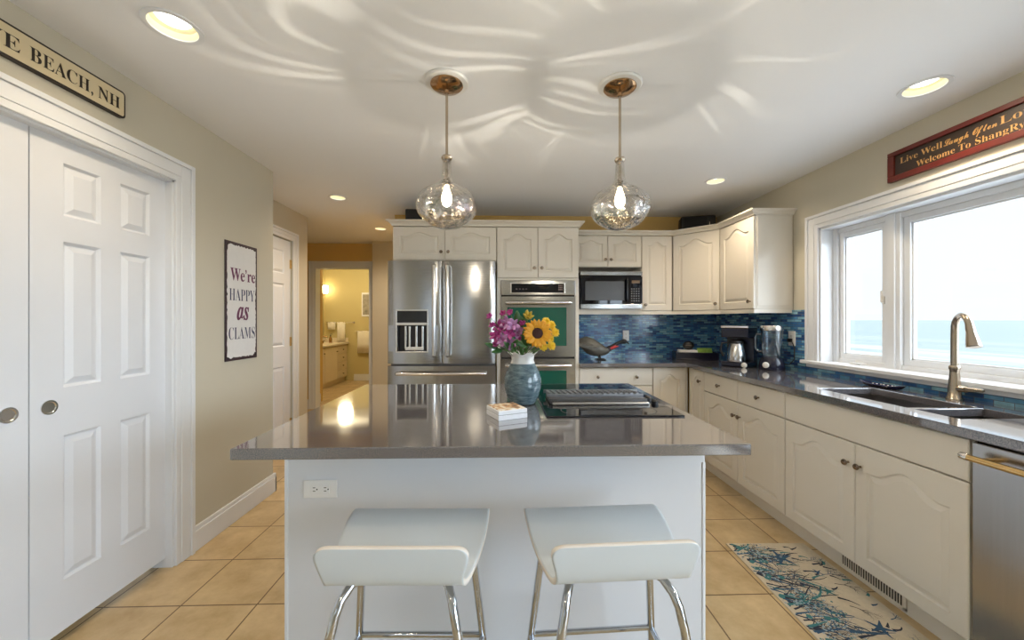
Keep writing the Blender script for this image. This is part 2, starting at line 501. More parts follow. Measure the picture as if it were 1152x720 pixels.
def slab(wd, ht, t=.02, e=.004):
    mb = MB()
    loops(mb, [(outline(0, wd, 0, ht, 0, 2), t), (outline(0, wd, 0, ht, 0, 2), e), (outline(e, wd-e, e, ht-e, 0, 2), 0)])
    mb.add([(0, t, 0), (wd, t, 0), (wd, t, ht), (0, t, ht)], [(0, 3, 2, 1)])
    return mb


def grid_door(wd, ht, cols, rows, t=.035):
    mb = MB()
    xs = sorted({0, wd} | {a for c in cols for a in c}); zs = sorted({0, ht} | {a for r in rows for a in r})
    for i in range(len(xs)-1):
        for k in range(len(zs)-1):
            if (xs[i], xs[i+1]) in cols and (zs[k], zs[k+1]) in rows:
                raised_panel(mb, xs[i], xs[i+1], zs[k], zs[k+1], 0, 0, .010, .024, .010)
            else:
                mb.add([(xs[i], 0, zs[k]), (xs[i+1], 0, zs[k]), (xs[i+1], 0, zs[k+1]), (xs[i], 0, zs[k+1])], [(0, 1, 2, 3)])
    mb.box(0, wd, .012, t, 0, ht)
    for (a, b, c2, d2) in ((0, wd, 0, 0), (0, wd, ht, ht)):
        mb.add([(a, 0, c2), (b, 0, c2), (b, .012, c2), (a, .012, c2)], [(0, 1, 2, 3)])
    for a in (0, wd):
        mb.add([(a, 0, 0), (a, .012, 0), (a, .012, ht), (a, 0, ht)], [(0, 1, 2, 3)])
    return mb


def knob_on(parent, x, z, m='knob'):
    mb = MB(); mb.lathe([(.006, .0), (.005, -.012), (.013, -.018), (.0155, -.024), (.013, -.029), (.004, -.031)], (x, 0, z), 16, 'y')
    return mb.build('knob', M[m], parent, smooth=True)


def door_on(parent, x, z, wd, ht, knob=None, rise=.045, mt='cab', cath=True, label=None, name='door', t=.02, **kw):
    o = (cath_door(wd, ht, t, rise, **kw) if cath else slab(wd, ht, t)).build(name, M[mt], parent, loc=(x, 0, z))
    if knob:
        for k in (knob if isinstance(knob, list) else [knob]): knob_on(o, k[0], k[1])
    return o


def casing(name, y0, y1, z1, wdt=.10, thick=.022, face='x', plane=0., sgn=1, z0=0.):
    """door casing: two legs and a head of stepped profile around an opening (a0..a1) on a wall plane"""
    mb = MB()
    for (d0, d1, th) in ((0, .03, thick*.7), (.03, wdt-.022, thick*.85), (wdt-.022, wdt, thick*1.25)):
        for (a0, a1, c0, c1) in ((y0-d1, y0-d0, z0, z1+d1), (y1+d0, y1+d1, z0, z1+d1), (y0-d0, y1+d0, z1+d0, z1+d1)):
            if face == 'x': mb.box(plane, plane+sgn*th, a0, a1, c0, c1)
            else: mb.box(a0, a1, plane, plane+sgn*th, c0, c1)
    return struct(mb.build(name, M['trim'], bevel=.003))


# ================================================================== STRUCTURE
FX0, FX1, FY0, FY1 = -4.2, 2.56, -2.72, 8.55
struct(MB().box(FX0, FX1, FY0, FY1, -.1, 0).build('floor', M['floor']))
LIGHTS = [(-1.269, 1.515, .096), (2.061, 1.806, .096), (-1.513, 3.58, .08), (1.747, 3.071, .08), (-1.498, 4.782, .08),
          (-.95, -.5, .09), (1.7, -.3, .09)]  # last two are unseen, added behind the camera for extra light
ceil = struct(MB().box(FX0, FX1, FY0, FY1, CE, CE+.14).build('ceiling', M['ceiling']))
cut = MB()
for (x, y, r) in LIGHTS: cut.lathe([(r*.83, CE-.05), (r*.83, CE+.10)], (x, y, 0), 40)
boolean_cut(ceil, cut)

T = .12
mb = MB()
mb.box(XL-T, XL, YK, .885, 0, CE).box(XL-T, XL, .885, 2.092, 2.06, CE).box(XL-T, XL, 2.092, 2.98, 0, CE).box(-2.27, XL-T, 2.86, 2.98, 0, CE)
mb.box(XL-.65, XL-.6, .7, 2.3, 0, CE)
struct(mb.build('wall_left', M['wall']))
mb = MB()
mb.box(-2.27, -2.15, 2.98, 3.27, 0, CE).box(-2.27, -2.15, 3.27, 4.0, 2.125, CE).box(-2.27, -2.15, 4.0, 4.3, 0, CE)
mb.box(-4.08, -2.27, 4.18, 4.3, 0, CE).box(-4.2, -4.08, 4.18, 5.74, 0, CE)
struct(mb.build('wall_hall', M['wall']))
mb = MB()
mb.box(-4.08, -2.745, 5.74, 5.86, 0, CE).box(-2.745, -1.965, 5.74, 5.86, 2.085, CE).box(-1.965, -1.15, 5.74, 5.86, 0, CE)
struct(mb.build('wall_hall_end', M['lampglow_wall']))
struct(MB().box(-1.855, -1.15, 5.55, 5.74, 0, CE).build('wall_hall_pier', M['wall']))
struct(MB().box(-1.15, 2.5, YB, YB+.12, 0, CE).box(-1.15, -1.03, YB+.12, 5.55, 0, CE).build('wall_back', M['lampglow_wall']))
WY0, WY1, WZ0, WZ1 = .72, 2.795, 1.005, 2.0
mb = MB()
XO = XR+.17
mb.box(XR, XO, YK, -2.3, 0, CE).box(XR, XO, -2.3, .1, 2.12, CE).box(XR, XO, .1, WY0, 0, CE).box(XR, XO, WY1, YB+.12, 0, CE).box(XR, XO, WY0, WY1, 0, WZ0).box(XR, XO, WY0, WY1, WZ1, CE)
struct(mb.build('wall_right', M['wall']))
mb = MB()   # wall behind the camera; its window is added to brighten the refrigerator reflection
mb.box(XL-T, -1.5, YK-.12, YK, 0, CE).box(-.6, XO, YK-.12, YK, 0, CE).box(-1.5, -.6, YK-.12, YK, 2.0, CE).box(-1.5, -.6, YK-.12, YK, 0, .9)
struct(mb.build('wall_front', M['wall']))
mb = MB()
for x in (-1.5, -1.08, -.65): mb.box(x, x+.05, YK-.09, YK-.03, .9, 2.0)
mb.box(-1.5, -.6, YK-.09, YK-.03, 1.95, 2.0).box(-1.5, -.6, YK-.09, YK-.03, .9, .95)
wf = struct(mb.build('added_window_2', M['trim']))
MB().box(-1.47, -.63, YK-.064, YK-.058, .93, 1.97).build('pane', M['wglass'], wf)
mb = MB()   # unseen sliding glass door, added to bring daylight onto closet doors and island
for y in (-2.3, -1.13, .04): mb.box(XR+.05, XR+.10, y, y+.06, 0, 2.12)
mb.box(XR+.05, XR+.10, -2.3, .1, 2.06, 2.12).box(XR+.05, XR+.10, -2.3, .1, 0, .07)
wf = struct(mb.build('added_window_3', M['trim']))
MB().box(XR+.072, XR+.078, -2.28, .08, .05, 2.08).build('pane', M['wglass'], wf)
# bathroom shell
struct(MB().box(-3.95, -3.83, 5.86, 8.4, 0, CE).build('wall_bath_left', M['bathwall']))
struct(MB().box(-3.95, -1.6, 8.4, 8.52, 0, CE).build('wall_bath_far', M['bathwall']))
struct(MB().box(-1.72, -1.6, 5.86, 8.4, 0, CE).build('wall_bath_right', M['bathwall']))
struct(MB().box(-3.83, -2.905, 6.2, 6.3, 0, CE).build('wall_bath_inner', M['lampglow_wall']))


def baseboard(name, pts_boxes):
    mb = MB()
    for (x0, x1, y0, y1, nx, ny) in pts_boxes:
        mb.box(x0, x1, y0, y1, 0, .115)
        mb.box(x0 if nx >= 0 else x0+.006, x1 if nx <= 0 else x1-.006, y0 if ny >= 0 else y0+.006, y1 if ny <= 0 else y1-.006, .115, .14)
    return struct(mb.build(name, M['trim'], bevel=.003))


baseboard('baseboard_left', [(XL, XL+.018, 2.205, 2.998, 1, 0), (XL-.4, XL+.018, 2.98, 2.998, 0, 1)])
baseboard('baseboard_hall', [(-2.15, -2.132, 4.1, 4.318, 1, 0), (-4.0, -2.132, 4.3, 4.318, 0, 1)])
baseboard('baseboard_hall_end', [(-1.86, -1.15, 5.532, 5.55, 0, -1), (-4.08, -2.85, 5.722, 5.74, 0, -1)])
baseboard('baseboard_bath', [(-3.83, -2.887, 6.182, 6.2, 0, -1), (-3.2, -1.72, 8.382, 8.4, 0, -1)])

# closet doors and casing on the left wall
SIX_ROWS = [(.205, .795), (.99, 1.585), (1.69, 1.905)]


def closet_leaf(name, y0, pull_x):
    wd = .60
    o = grid_door(wd, 2.0, [(.112, .258), (.345, .495)], SIX_ROWS, .035).build(name, M['door'], loc=(XL-.035, y0, .05), rotz=PI/2)
    struct(o)
    p = MB().lathe([(.0285, .001), (.0285, -.004), (.0225, -.004), (.020, -.0012)], (pull_x, 0, .92), 28, 'y').build('flush_pull', M['satin'], o, smooth=True)
    p['label'] = 'round satin metal flush pull'
    return o


closet_leaf('door_1', 1.497, .062)
closet_leaf('door_2', .893, .54)
casing('trim_1', .885, 2.092, 2.06, .112, .022, 'x', XL, 1)
mb = MB().box(XL-T, XL+.001, 2.080, 2.0925, 0, 2.06).box(XL-T, XL+.001, .885, .897, 0, 2.06).box(XL-T, XL+.001, .885, 2.092, 2.05, 2.061)
struct(mb.build('trim_2', M['trim']))
# hall door
hd = grid_door(.70, 2.10, [(.11, .31), (.39, .59)], [(.22, .84), (1.04, 1.66), (1.76, 1.99)], .035).build('door_3', M['door'], loc=(-2.165, 3.285, .015), rotz=PI/2)
struct(hd)
for z in (.25, 1.08, 1.87):
    MB().box(.685, .705, -.008, .0, z-.045, z+.045).lathe([(.006, z-.045), (.006, z+.045)], (.703, -.006, 0), 10).build('hinge', M['gold'], hd)['label'] = 'brass door hinge'
MB().lathe([(.025, .0), (.025, -.006), (.01, -.012), (.01, -.03), (.026, -.042), (.022, -.06), (.004, -.064)], (.06, 0, .95), 20, 'y').build('door_knob', M['gold'], hd, smooth=True)
casing('trim_3', 3.275, 3.995, 2.125, .085, .02, 'x', -2.15, 1)
casing('trim_4', -2.745, -1.965, 2.085, .10, .02, 'y', 5.74, -1)
mb = MB().box(-2.757, -2.744, 5.735, 5.865, 0, 2.085).box(-1.966, -1.953, 5.735, 5.865, 0, 2.085).box(-2.757, -1.953, 5.735, 5.865, 2.08, 2.095)
struct(mb.build('trim_5', M['trim']))

# ---- kitchen window (right wall)
casing('trim_6', WY0, WY1, WZ1, .105, .024, 'x', XR, -1, z0=WZ0)
mb = MB()   # reveal
mb.box(XR, XO, WY1-.014, WY1+.0005, WZ0, WZ1).box(XR, XO, WY0-.0005, WY0+.014, WZ0, WZ1).box(XR, XO, WY0, WY1, WZ1-.014, WZ1+.0005)
struct(mb.build('trim_7', M['trim']))
mb = MB().box(XR-.055, XO, WY0-.125, WY1+.125, WZ0-.024, WZ0+.002).box(XR-.02, XR, WY0-.105, WY1+.105, WZ0-.05, WZ0-.024)
struct(mb.build('trim_8', M['trim'], bevel=.005), 'white window sill over the tiled strip')
w1 = bpy.data.objects.new('window_1', None); C.objects.link(w1); struct(w1)
xw = XR+.10
mb = MB()    # fixed frame with mullions
for (a, b) in ((WY1-.05, WY1-.014), (2.30, 2.395), (1.12, 1.215), (WY0+.014, WY0+.05)): mb.box(xw-.01, XO-.01, a, b, WZ0, WZ1-.014)
mb.box(xw, XO-.01, WY0, WY1, WZ1-.05, WZ1-.014).box(xw, XO-.01, WY0, WY1, WZ0, WZ0+.03)
mb.box(xw-.022, xw-.01, 2.325, 2.372, WZ0, WZ1-.014).box(xw-.022, xw-.01, 1.145, 1.19, WZ0, WZ1-.014)
mb.build('frame', M['trim'], w1, bevel=.003)


def sash(y0, y1, wdt, x, name='sash'):
    mb = MB()
    mb.box(x, x+.045, y0, y0+wdt, WZ0+.03, WZ1-.05).box(x, x+.045, y1-wdt, y1, WZ0+.03, WZ1-.05)
    mb.box(x, x+.045, y0+wdt, y1-wdt, WZ1-.05-wdt, WZ1-.05).box(x, x+.045, y0+wdt, y1-wdt, WZ0+.03, WZ0+.03+wdt)
    k = .010   # inner step
    mb.box(x+.012, x+.03, y0+wdt, y0+wdt+k, WZ0+.03+wdt, WZ1-.05-wdt).box(x+.012, x+.03, y1-wdt-k, y1-wdt, WZ0+.03+wdt, WZ1-.05-wdt)
    mb.box(x+.012, x+.03, y0+wdt, y1-wdt, WZ0+.03+wdt, WZ0+.03+wdt+k).box(x+.012, x+.03, y0+wdt, y1-wdt, WZ1-.05-wdt-k, WZ1-.05-wdt)
    o = mb.build(name, M['trim'], w1, bevel=.002)
    MB().box(x+.018, x+.023, y0+wdt-.004, y1-wdt+.004, WZ0+.026+wdt, WZ1-.046-wdt).build('pane', M['wglass'], o)
    return o


s1 = sash(2.397, WY1-.052, .034, xw+.008)
sash(1.217, 2.298, .036, xw+.012)
sash(WY0+.052, 1.118, .034, xw+.008)
MB().box(xw-.012, xw+.006, 2.405, 2.418, 1.42, 1.47).box(xw-.022, xw-.01, 2.408, 2.415, 1.43, 1.505).build('latch', M['plate'], s1, bevel=.002)
mb = MB().box(xw-.05, xw+.005, 2.52, 2.60, WZ0+.002, WZ0+.016)
mb.tube([(xw-.03, 2.57, WZ0+.02), (xw-.06, 2.54, WZ0+.026), (xw-.055, 2.50, WZ0+.026)], .006, 8)
mb.build('crank', M['plate'], w1, bevel=.003)

# ---- backsplash (tiled wall surface), sea outside
SPT = .012
mb = MB().box(.722, XR, YB-SPT, YB, .914, 1.40)
o = struct(mb.build('wall_backsplash', mosaic('blue_mosaic', (0, 2))), 'blue glass brick mosaic backsplash on the back wall')
mb = MB().box(XR-SPT, XR, 2.91, YB-SPT, .914, 1.395).box(XR-SPT, XR, .6, 2.91, .914, WZ0-.05)
struct(mb.build('wall_backsplash_window', mosaic('blue_mosaic_side', (1, 2))), 'blue glass brick mosaic backsplash on the window wall')
struct(MB().box(XO, 5.6, -6, 5, -.2, -.08).build('bounce_deck', mat('bounce_deck_boards', (.66, .66, .66), .7, var=.1, vscale=2, stretch=(1, 14, 1))), 'unseen pale deck added outside to bounce light indoors')  # unseen deck, added to bounce sunlight up onto the ceiling
struct(MB().box(6, 6500, -5200, 6500, -5.1, -5.0).build('sea', M['sea']), 'pale sea with white surf outside the window')

# ================================================================== KITCHEN CABINETS: back run
KR = -PI/2   # facing -X (right wall run)


def carcass(parent, wd, dp, z0, z1, y0=.021, name='carcass', mt='cab'):
    return MB().box(0, wd, y0, dp, z0, z1).build(name, M[mt], parent, bevel=.002)


def toe(parent, wd, y=.055, z1=.1, dp=.08):
    return MB().box(0, wd, y, y+dp, 0, z1).build('toe_kick', M['cab'], parent)


YT = 3.55
# cabinet over the refrigerator
t = thing('upper_cabinet', 'white two-door cabinet with low arched panels above the refrigerator', 'cabinet', (-1.0, YT, 0))
carcass(t, .955, .60, 1.858, 2.1815)
door_on(t, .003, 1.868, .472, .306, (.442, .075), rise=.035, stile=.06, top=.048)
door_on(t, .480, 1.868, .472, .306, (.030, .075), rise=.035, stile=.06, top=.048)
# oven tower
t = thing('oven_cabinet', 'tall white oven cabinet with two arched doors over the double oven', 'cabinet', (-.042, YT, 0))
mb = MB().box(0, .034, .0, .60, .1, 1.70).box(.734, .766, .0, .60, .1, 1.70).box(0, .766, .021, .60, 1.70, 2.1815).box(.034, .734, .56, .60, .1, 1.70)
mb.box(.034, .734, .0, .6, 1.684, 1.70).box(.034, .734, .0, .6, .30, .33)
mb.build('carcass', M['cab'], t, bevel=.002)
door_on(t, .003, 1.708, .377, .466, (.345, .09), rise=.05, stile=.06, top=.055)
door_on(t, .385, 1.708, .378, .466, (.032, .09), rise=.05, stile=.06, top=.055)
door_on(t, .003, .105, .760, .19, [(.25, .095), (.51, .095)], cath=False, name='drawer')
toe(t, .766)


def crown(mb, path, z0, z1, out=.045):
    """stepped crown following a plan path (front edge line); profile leans outwards"""
    prof = [(0, z0), (.006, z0), (.010, z0+(z1-z0)*.25), (.030, z0+(z1-z0)*.62), (out, z0+(z1-z0)*.74), (out, z1), (-.02, z1), (-.02, z0)]
    n = len(prof); rings = []
    P = [Vector((p[0], p[1])) for p in path]
    for i, p in enumerate(P):
        ns = []
        if i > 0: d = (p-P[i-1]).normalized(); ns.append(Vector((d.y, -d.x)))
        if i < len(P)-1: d = (P[i+1]-p).normalized(); ns.append(Vector((d.y, -d.x)))
        nn = sum(ns, Vector((0, 0))).normalized(); k = 1/max(.3, nn.dot(ns[0]))
        rings.append([(p.x+nn.x*k*a, p.y+nn.y*k*a, z) for a, z in prof])
    vs = [q for r in rings for q in r]
    fs = [(i*n+j, i*n+(j+1) % n, (i+1)*n+(j+1) % n, (i+1)*n+j) for i in range(len(P)-1) for j in range(n)]
    fs += [list(range(n)), [(len(P)-1)*n+j for j in range(n)][::-1]]
    mb.add(vs, fs)
    return mb


mb = crown(MB(), [(-1.003, 4.15), (-1.003, YT), (.726, YT), (.726, 4.15)], 2.182, 2.232)
mb.box(-1.0, .724, YT+.025, 4.15, 2.183, 2.19)
tag(mb.build('crown_molding', M['cab']), 'white crown molding along the top of the refrigerator and oven cabinets', 'molding')

# uppers
YU = 3.83
t = thing('upper_cabinet', 'white two-door cabinet above the microwave', 'cabinet', (.728, YU, 0))
mb = MB().box(0, .692, .021, .325, 1.848, 2.17).box(0, .018, .021, .325, 1.405, 1.848).box(.687, .692, .021, .325, 1.405, 1.848).box(.018, .687, .3, .325, 1.405, 1.848)
mb.box(0, .692, .0, .325, 1.405, 1.425)
mb.build('carcass', M['cab'], t, bevel=.002)
door_on(t, .003, 1.852, .341, .310, (.315, .07), rise=.035, stile=.05, top=.04)
door_on(t, .348, 1.852, .341, .310, (.027, .07), rise=.035, stile=.05, top=.04)
t = thing('upper_cabinet', 'narrow white single-door cabinet right of the microwave', 'cabinet', (1.421, YU, 0))
carcass(t, .312, .325, 1.405, 2.17)
door_on(t, .003, 1.408, .307, .756, (.028, .06), rise=.04, stile=.06, top=.055)
# diagonal corner cabinet
D0, D1 = (1.736, 3.83), (2.05, 3.53)
ang = math.atan2(D1[1]-D0[1], D1[0]-D0[0]); DW = math.hypot(D1[0]-D0[0], D1[1]-D0[1])
t = thing('corner_cabinet', 'white diagonal corner cabinet with one wide arched door', 'cabinet', (D0[0], D0[1], 0), ang)
mb = MB(); ca, sa = math.cos(-ang), math.sin(-ang)
loc = lambda x, y: ((x-D0[0])*ca-(y-D0[1])*sa, (x-D0[0])*sa+(y-D0[1])*ca)
nx, ny = -math.sin(ang), math.cos(ang)
pts = [loc(D0[0]+nx*.021, D0[1]+ny*.021), loc(D1[0]+nx*.021, D1[1]+ny*.021), loc(2.375, 3.535), loc(2.375, 4.155), loc(1.74, 4.155)]
mb.prism(pts, 1.405, 2.17).build('carcass', M['cab'], t)
door_on(t, .004, 1.408, DW-.008, .756, (DW-.04, .06), rise=.055, stile=.062, top=.055)
# right run upper
t = thing('upper_cabinet', 'white single-door cabinet on the window wall with a plain end panel', 'cabinet', (2.05, 3.53, 0), KR)
carcass(t, .48, .325, 1.405, 2.17)
door_on(t, .004, 1.408, .472, .756, (.435, .06), rise=.055, stile=.062, top=.055)
MB().box(.478, .484, .03, .315, 1.43, 2.15).build('end_panel', M['cab'], t, bevel=.002)
mb = crown(MB(), [(.727, YU), D0, D1, (2.05, 3.046), (2.378, 3.046)], 2.1705, 2.214, .042)
tag(mb.build('crown_molding', M['cab']), 'white crown molding along the lower upper cabinets and round the corner', 'molding')


def rail(mb, path, z0, z1, th=.018):
    P = [Vector(p) for p in path]
    ins = []
    for i, p in enumerate(P):
        ns = []
        if i > 0: d = (p-P[i-1]).normalized(); ns.append(Vector((-d.y, d.x)))
        if i < len(P)-1: d = (P[i+1]-p).normalized(); ns.append(Vector((-d.y, d.x)))
        nn = sum(ns, Vector((0, 0))).normalized(); k = 1/max(.3, nn.dot(ns[0]))
        ins.append(p+nn*k*th)
    for i in range(len(P)-1):
        mb.prism([P[i], P[i+1], ins[i+1], ins[i]], z0, z1)
    return mb


mb = rail(MB(), [(.730, YU+.004), (D0[0], D0[1]+.004), (D1[0]+.003, D1[1]), (2.054, 3.05), (2.374, 3.05)], 1.372, 1.4045)
tag(mb.build('light_rail', M['cab']), 'white light rail strip under the upper cabinets', 'molding')

# base cabinets
YF, XF = 3.555, 1.755
t = thing('base_cabinet', 'white base cabinet with one wide two-knob drawer left of the corner', 'cabinet', (.728, YF, 0))
carcass(t, .694, .595, .1, .876)
door_on(t, .003, .700, .688, .166, [(.17, .083), (.535, .083)], cath=False, name='drawer')
door_on(t, .003, .105, .342, .588, (.31, .53))
door_on(t, .349, .105, .342, .588, (.03, .53))
toe(t, .694)
t = thing('corner_base_cabinet', 'white arched-door cabinet facing forward in the inner corner', 'cabinet', (1.424, YF, 0))
carcass(t, .33, .595, .1, .876)
door_on(t, .004, .105, .312, .762, None, rise=.05, stile=.06, top=.06)
toe(t, .33)
MB().box(.318, .331, .0, .021, .1, .876).build('filler', M['cab'], t)
t = thing('base_cabinet', 'narrow white one-door base cabinet at the inner corner of the window run', 'cabinet', (XF, YF-.024, 0), KR)
carcass(t, .264, .60, .1, .876)
door_on(t, .003, .105, .258, .762, (.205, .67), rise=.045, stile=.05, top=.06)
toe(t, .262)
t = thing('base_cabinet', 'white base cabinet with two drawers over two arched doors left of the sink', 'cabinet', (XF, 3.265, 0), KR)
carcass(t, .944, .60, .1, .876)
door_on(t, .003, .706, .468, .160, (.234, .08), cath=False, name='drawer')
door_on(t, .474, .706, .467, .160, (.234, .08), cath=False, name='drawer')
door_on(t, .003, .105, .468, .595, (.438, .495), rise=.06, stile=.06, top=.06)
door_on(t, .474, .105, .467, .595, (.030, .495), rise=.06, stile=.06, top=.06)
toe(t, .944)
t = thing('sink_cabinet', 'white sink base cabinet with a plain false front over two arched doors', 'cabinet', (XF, 2.32, 0), KR)
mb = MB().box(0, .936, .021, .04, .1, .876).box(0, .018, .04, .6, .1, .876).box(.918, .936, .04, .6, .1, .876).box(.018, .918, .04, .6, .1, .118)
mb.build('carcass', M['cab'], t)
MB().xf(Matrix()).add(*(lambda q: (q.v, q.f))(slab(.930, .160))).build('false_front', M['cab'], t, loc=(.003, 0, .706))
door_on(t, .003, .105, .464, .595, (.432, .492), rise=.06, stile=.06, top=.06)
door_on(t, .470, .105, .463, .595, (.030, .492), rise=.06, stile=.06, top=.06)
toe(t, .936)
# toe-kick vent
t = thing('floor_register', 'long white toe-kick heating vent below the sink cabinet by the rug', 'vent', (XF+.047, 1.985, 0), KR)
mb = MB().box(0, .33, 0, .008, .014, .026).box(0, .33, 0, .008, .078, .09).box(0, .012, 0, .008, .014, .09).box(.318, .33, 0, .008, .014, .09)
for k in range(24): mb.box(.012+k*.01275+.0085, .012+(k+1)*.01275, .001, .003, .026, .078)
mb.build('grille', M['cab'], t)
MB().box(.012, .318, .0040, .0078, .0262, .0778).build('backing', M['dark'], t)
# dishwasher
t = thing('dishwasher', 'stainless steel dishwasher right of the sink cabinet with a bar handle', 'dishwasher', (XF, 1.380, 0), KR)
MB().box(.004, .60, .02, .58, .1, .872).build('body', M['dark'], t)
MB().box(.004, .60, -.004, .02, .105, .862).build('door', M['steel'], t, bevel=.004)
MB().box(.02, .58, .05, .07, 0, .1).build('toe_panel', M['black'], t)
mb = MB().tube([(.025, -.058, .815), (.58, -.058, .815)], .0115, 14).tube([(.07, -.058, .815), (.07, 0, .815)], .009, 10).tube([(.535, -.058, .815), (.535, 0, .815)], .009, 10)
h = mb.build('handle', M['gold'], t, smooth=True)  # gold colour stands in for a warm reflection on the bar
h['label'] = 'bar handle with a warm reflection tinted into its metal'
for x in (.012, .568): MB().lathe([(.011, x), (.0135, x+.004), (.0135, x+.022), (.012, x+.026)], (0, -.058, .815), 14, 'x').build('handle_cap', M['satin'], h, smooth=True)
# end panel closing the run
tag(MB().box(XF, XR-.003, .755, .772, 0, .876).build('end_panel', M['cab']), 'white end panel closing the counter run beyond the dishwasher', 'panel')

# L worktop with sink openings
pts = [(.724, 3.50), (1.72, 3.50), (1.72, .745), (XR-SPT, .745), (XR-SPT, YB-SPT), (.724, YB-SPT)]
wt = MB().prism(pts, .8775, .914).build('countertop', M['quartz'])
B1 = (1.858, 2.185, 1.70, 2.195); B2 = (1.858, 2.185, 1.50, 1.672)
cut = MB().box(B1[0], B1[1], B1[2], B1[3], .8, 1).box(B2[0], B2[1], B2[2], B2[3], .8, 1)
boolean_cut(wt, cut)
b = wt.modifiers.new('bevel', 'BEVEL'); b.width = .004; b.segments = 2; b.limit_method = 'ANGLE'
tag(wt, 'L-shaped grey stone countertop along the back and window walls', 'countertop')
t = thing('kitchen_sink', 'undermount double-bowl steel sink below the window', 'sink', (2.02, 1.85, .70))
for (a, bq, c, d), nm in ((B1, 'bowl'), (B2, 'bowl')):
    mb = MB()
    rings = []
    for (off, z) in ((-.012, .8765), (.0, .8765), (.002, .75), (.02, .715), (.05, .712)):
        x0, x1, y0, y1 = a+off, bq-off, c+off, d-off
        rings.append([(x0, y0, z), (x1, y0, z), (x1, y1, z), (x0, y1, z)])
    vs = [q for r in rings for q in r]
    fs = [(i*4+j, i*4+(j+1) % 4, (i+1)*4+(j+1) % 4, (i+1)*4+j) for i in range(4) for j in range(4)] + [(16, 17, 18, 19)]
    for q in range(len(vs)): vs[q] = (vs[q][0]-2.02, vs[q][1]-1.85, vs[q][2]-.70)
    bo = mb.add(vs, fs).build(nm, M['sinksteel'], t)
    MB().lathe([(.04, .0), (.042, .004), (.03, .004), (.02, .001)], ((a+bq)/2-2.02, (c+d)/2-1.85, .0125), 20).build('drain', M['satin'], bo, smooth=True)

# faucet
t = thing('faucet', 'tall brushed nickel gooseneck faucet behind the sink', 'faucet', (2.285, 1.865, .914))
MB().lathe([(.031, .0), (.031, .008), (.026, .014), (.024, .05), (.021, .10), (.018, .135), (.0185, .15), (.021, .155), (.021, .166), (.017, .172)], n=24).build('base', M['nickel'], t, smooth=True)
dx, dy = -.52, -.855
R = .072; pts = [(0, 0, .165), (0, 0, .25), (0, 0, .33)]
for k in range(1, 11):
    a = PI-k*PI*.93/10
    q = R+R*math.cos(a); pts.append((dx*q, dy*q, .352+R*math.sin(a)))
MB().tube(pts, .0145, 16).build('spout', M['nickel'], t, smooth=True)
e = Vector(pts[-1]); dv = (e-Vector(pts[-2])).normalized()
st = [e + dv*k for k in (-.005, .012, .03, .075, .098, .1)]
MB().tube(st, [.0155, .0165, .017, .024, .026, .020], 18).build('spray_head', M['nickel'], t, smooth=True)
mb = MB().lathe([(.018, 0), (.018, .045)], (0, 0, .055), 16)
mb = MB().tube([(0, -.012, .058), (0, -.05, .060)], [.017, .016], 14).tube([(0, -.05, .060), (-.004, -.075, .062), (-.012, -.12, .066), (-.014, -.128, .066)], [.013, .010, .0085, .005], 12)
mb.build('lever_handle', M['nickel'], t, smooth=True)
# small things on the window counter
t = thing('spoon_rest', 'dark blue boat-shaped dish with pale dots behind the sink', 'dish', (2.26, 2.21, .914), math.radians(96))
mb = MB()
n = 28; rings = []
for (s_, z) in ((.55, 0), (.8, .004), (1, .018), (.93, .0185), (.72, .008), (.3, .006)):
    rings.append([(.125*s_*math.cos(2*PI*i/n), .034*s_*math.sin(2*PI*i/n)*(1-.25*math.cos(2*PI*i/n)), z+.010*abs(math.cos(2*PI*i/n))**3*(z > .01)) for i in range(n)])
vs = [q for r in rings for q in r]
fs = [(k*n+i, k*n+(i+1) % n, (k+1)*n+(i+1) % n, (k+1)*n+i) for k in range(5) for i in range(n)] + [list(range(n))[::-1], [5*n+i for i in range(n)]]
mb.add(vs, fs).build('dish', M['bluedish'], t, smooth=True)
mb = MB()
for k in range(9): mb.ball((-.08+k*.02, -.018+.004*math.sin(k*2.1), .0155), .0048, 8, 6, (1, 1, .5))
mb.build('dots', M['plate'], t)['label'] = 'row of raised pale dots'

# ================================================================== APPLIANCES
# refrigerator
fx0, fx1, fy = -1.013, -.052, 3.42
t = thing('refrigerator', 'stainless French-door refrigerator with ice dispenser and bottom freezer', 'refrigerator', (fx0, fy, 0))
W = fx1-fx0
MB().box(.012, W-.012, .075, .70, .03, 1.835).build('body', mat('fridge_side', (.20, .20, .20), .4, .3), t)
mb = MB().box(.02, W-.02, .09, .2, 0, .04).build('base_grille', M['black'], t)


def bowed(x0, x1, z0, z1, bow=.012, th=.062, n=14, hole=None):
    """door slab whose front bulges gently; local front at y=0"""
    mb = MB(); prof = []
    for k in range(n+1):
        u = k/n; y = bow*(2*u-1)**2
        if k in (0, n): y += .010
        prof.append((x0+(x1-x0)*u, y))
    pts = prof + [(x1, th), (x0, th)]
    return mb.prism(pts, z0, z1)


mb = bowed(.0, W/2-.003, .925, 1.035); mb2 = bowed(.0, W/2-.003, 1.268, 1.843)
mb.add(mb2.v, mb2.f)
for (a, b_) in ((0, .088), (.352, W/2-.003)):
    q = 12; pf = []
    for k in range(q+1):
        x = a+(b_-a)*k/q; u = x/(W/2-.003); pf.append((x, .012*(2*u-1)**2+(.010 if u in (0, 1) else 0)))
    mb.prism(pf+[(b_, .062), (a, .062)], 1.035, 1.268)
ld = mb.build('left_door', M['steelh'], t, smooth=True)
rd = bowed(W/2+.003, W, .925, 1.843).build('right_door', M['steelh'], t, smooth=True)
fz = bowed(.0, W, .06, .905, .012).build('freezer_drawer', M['steelh'], t, smooth=True)
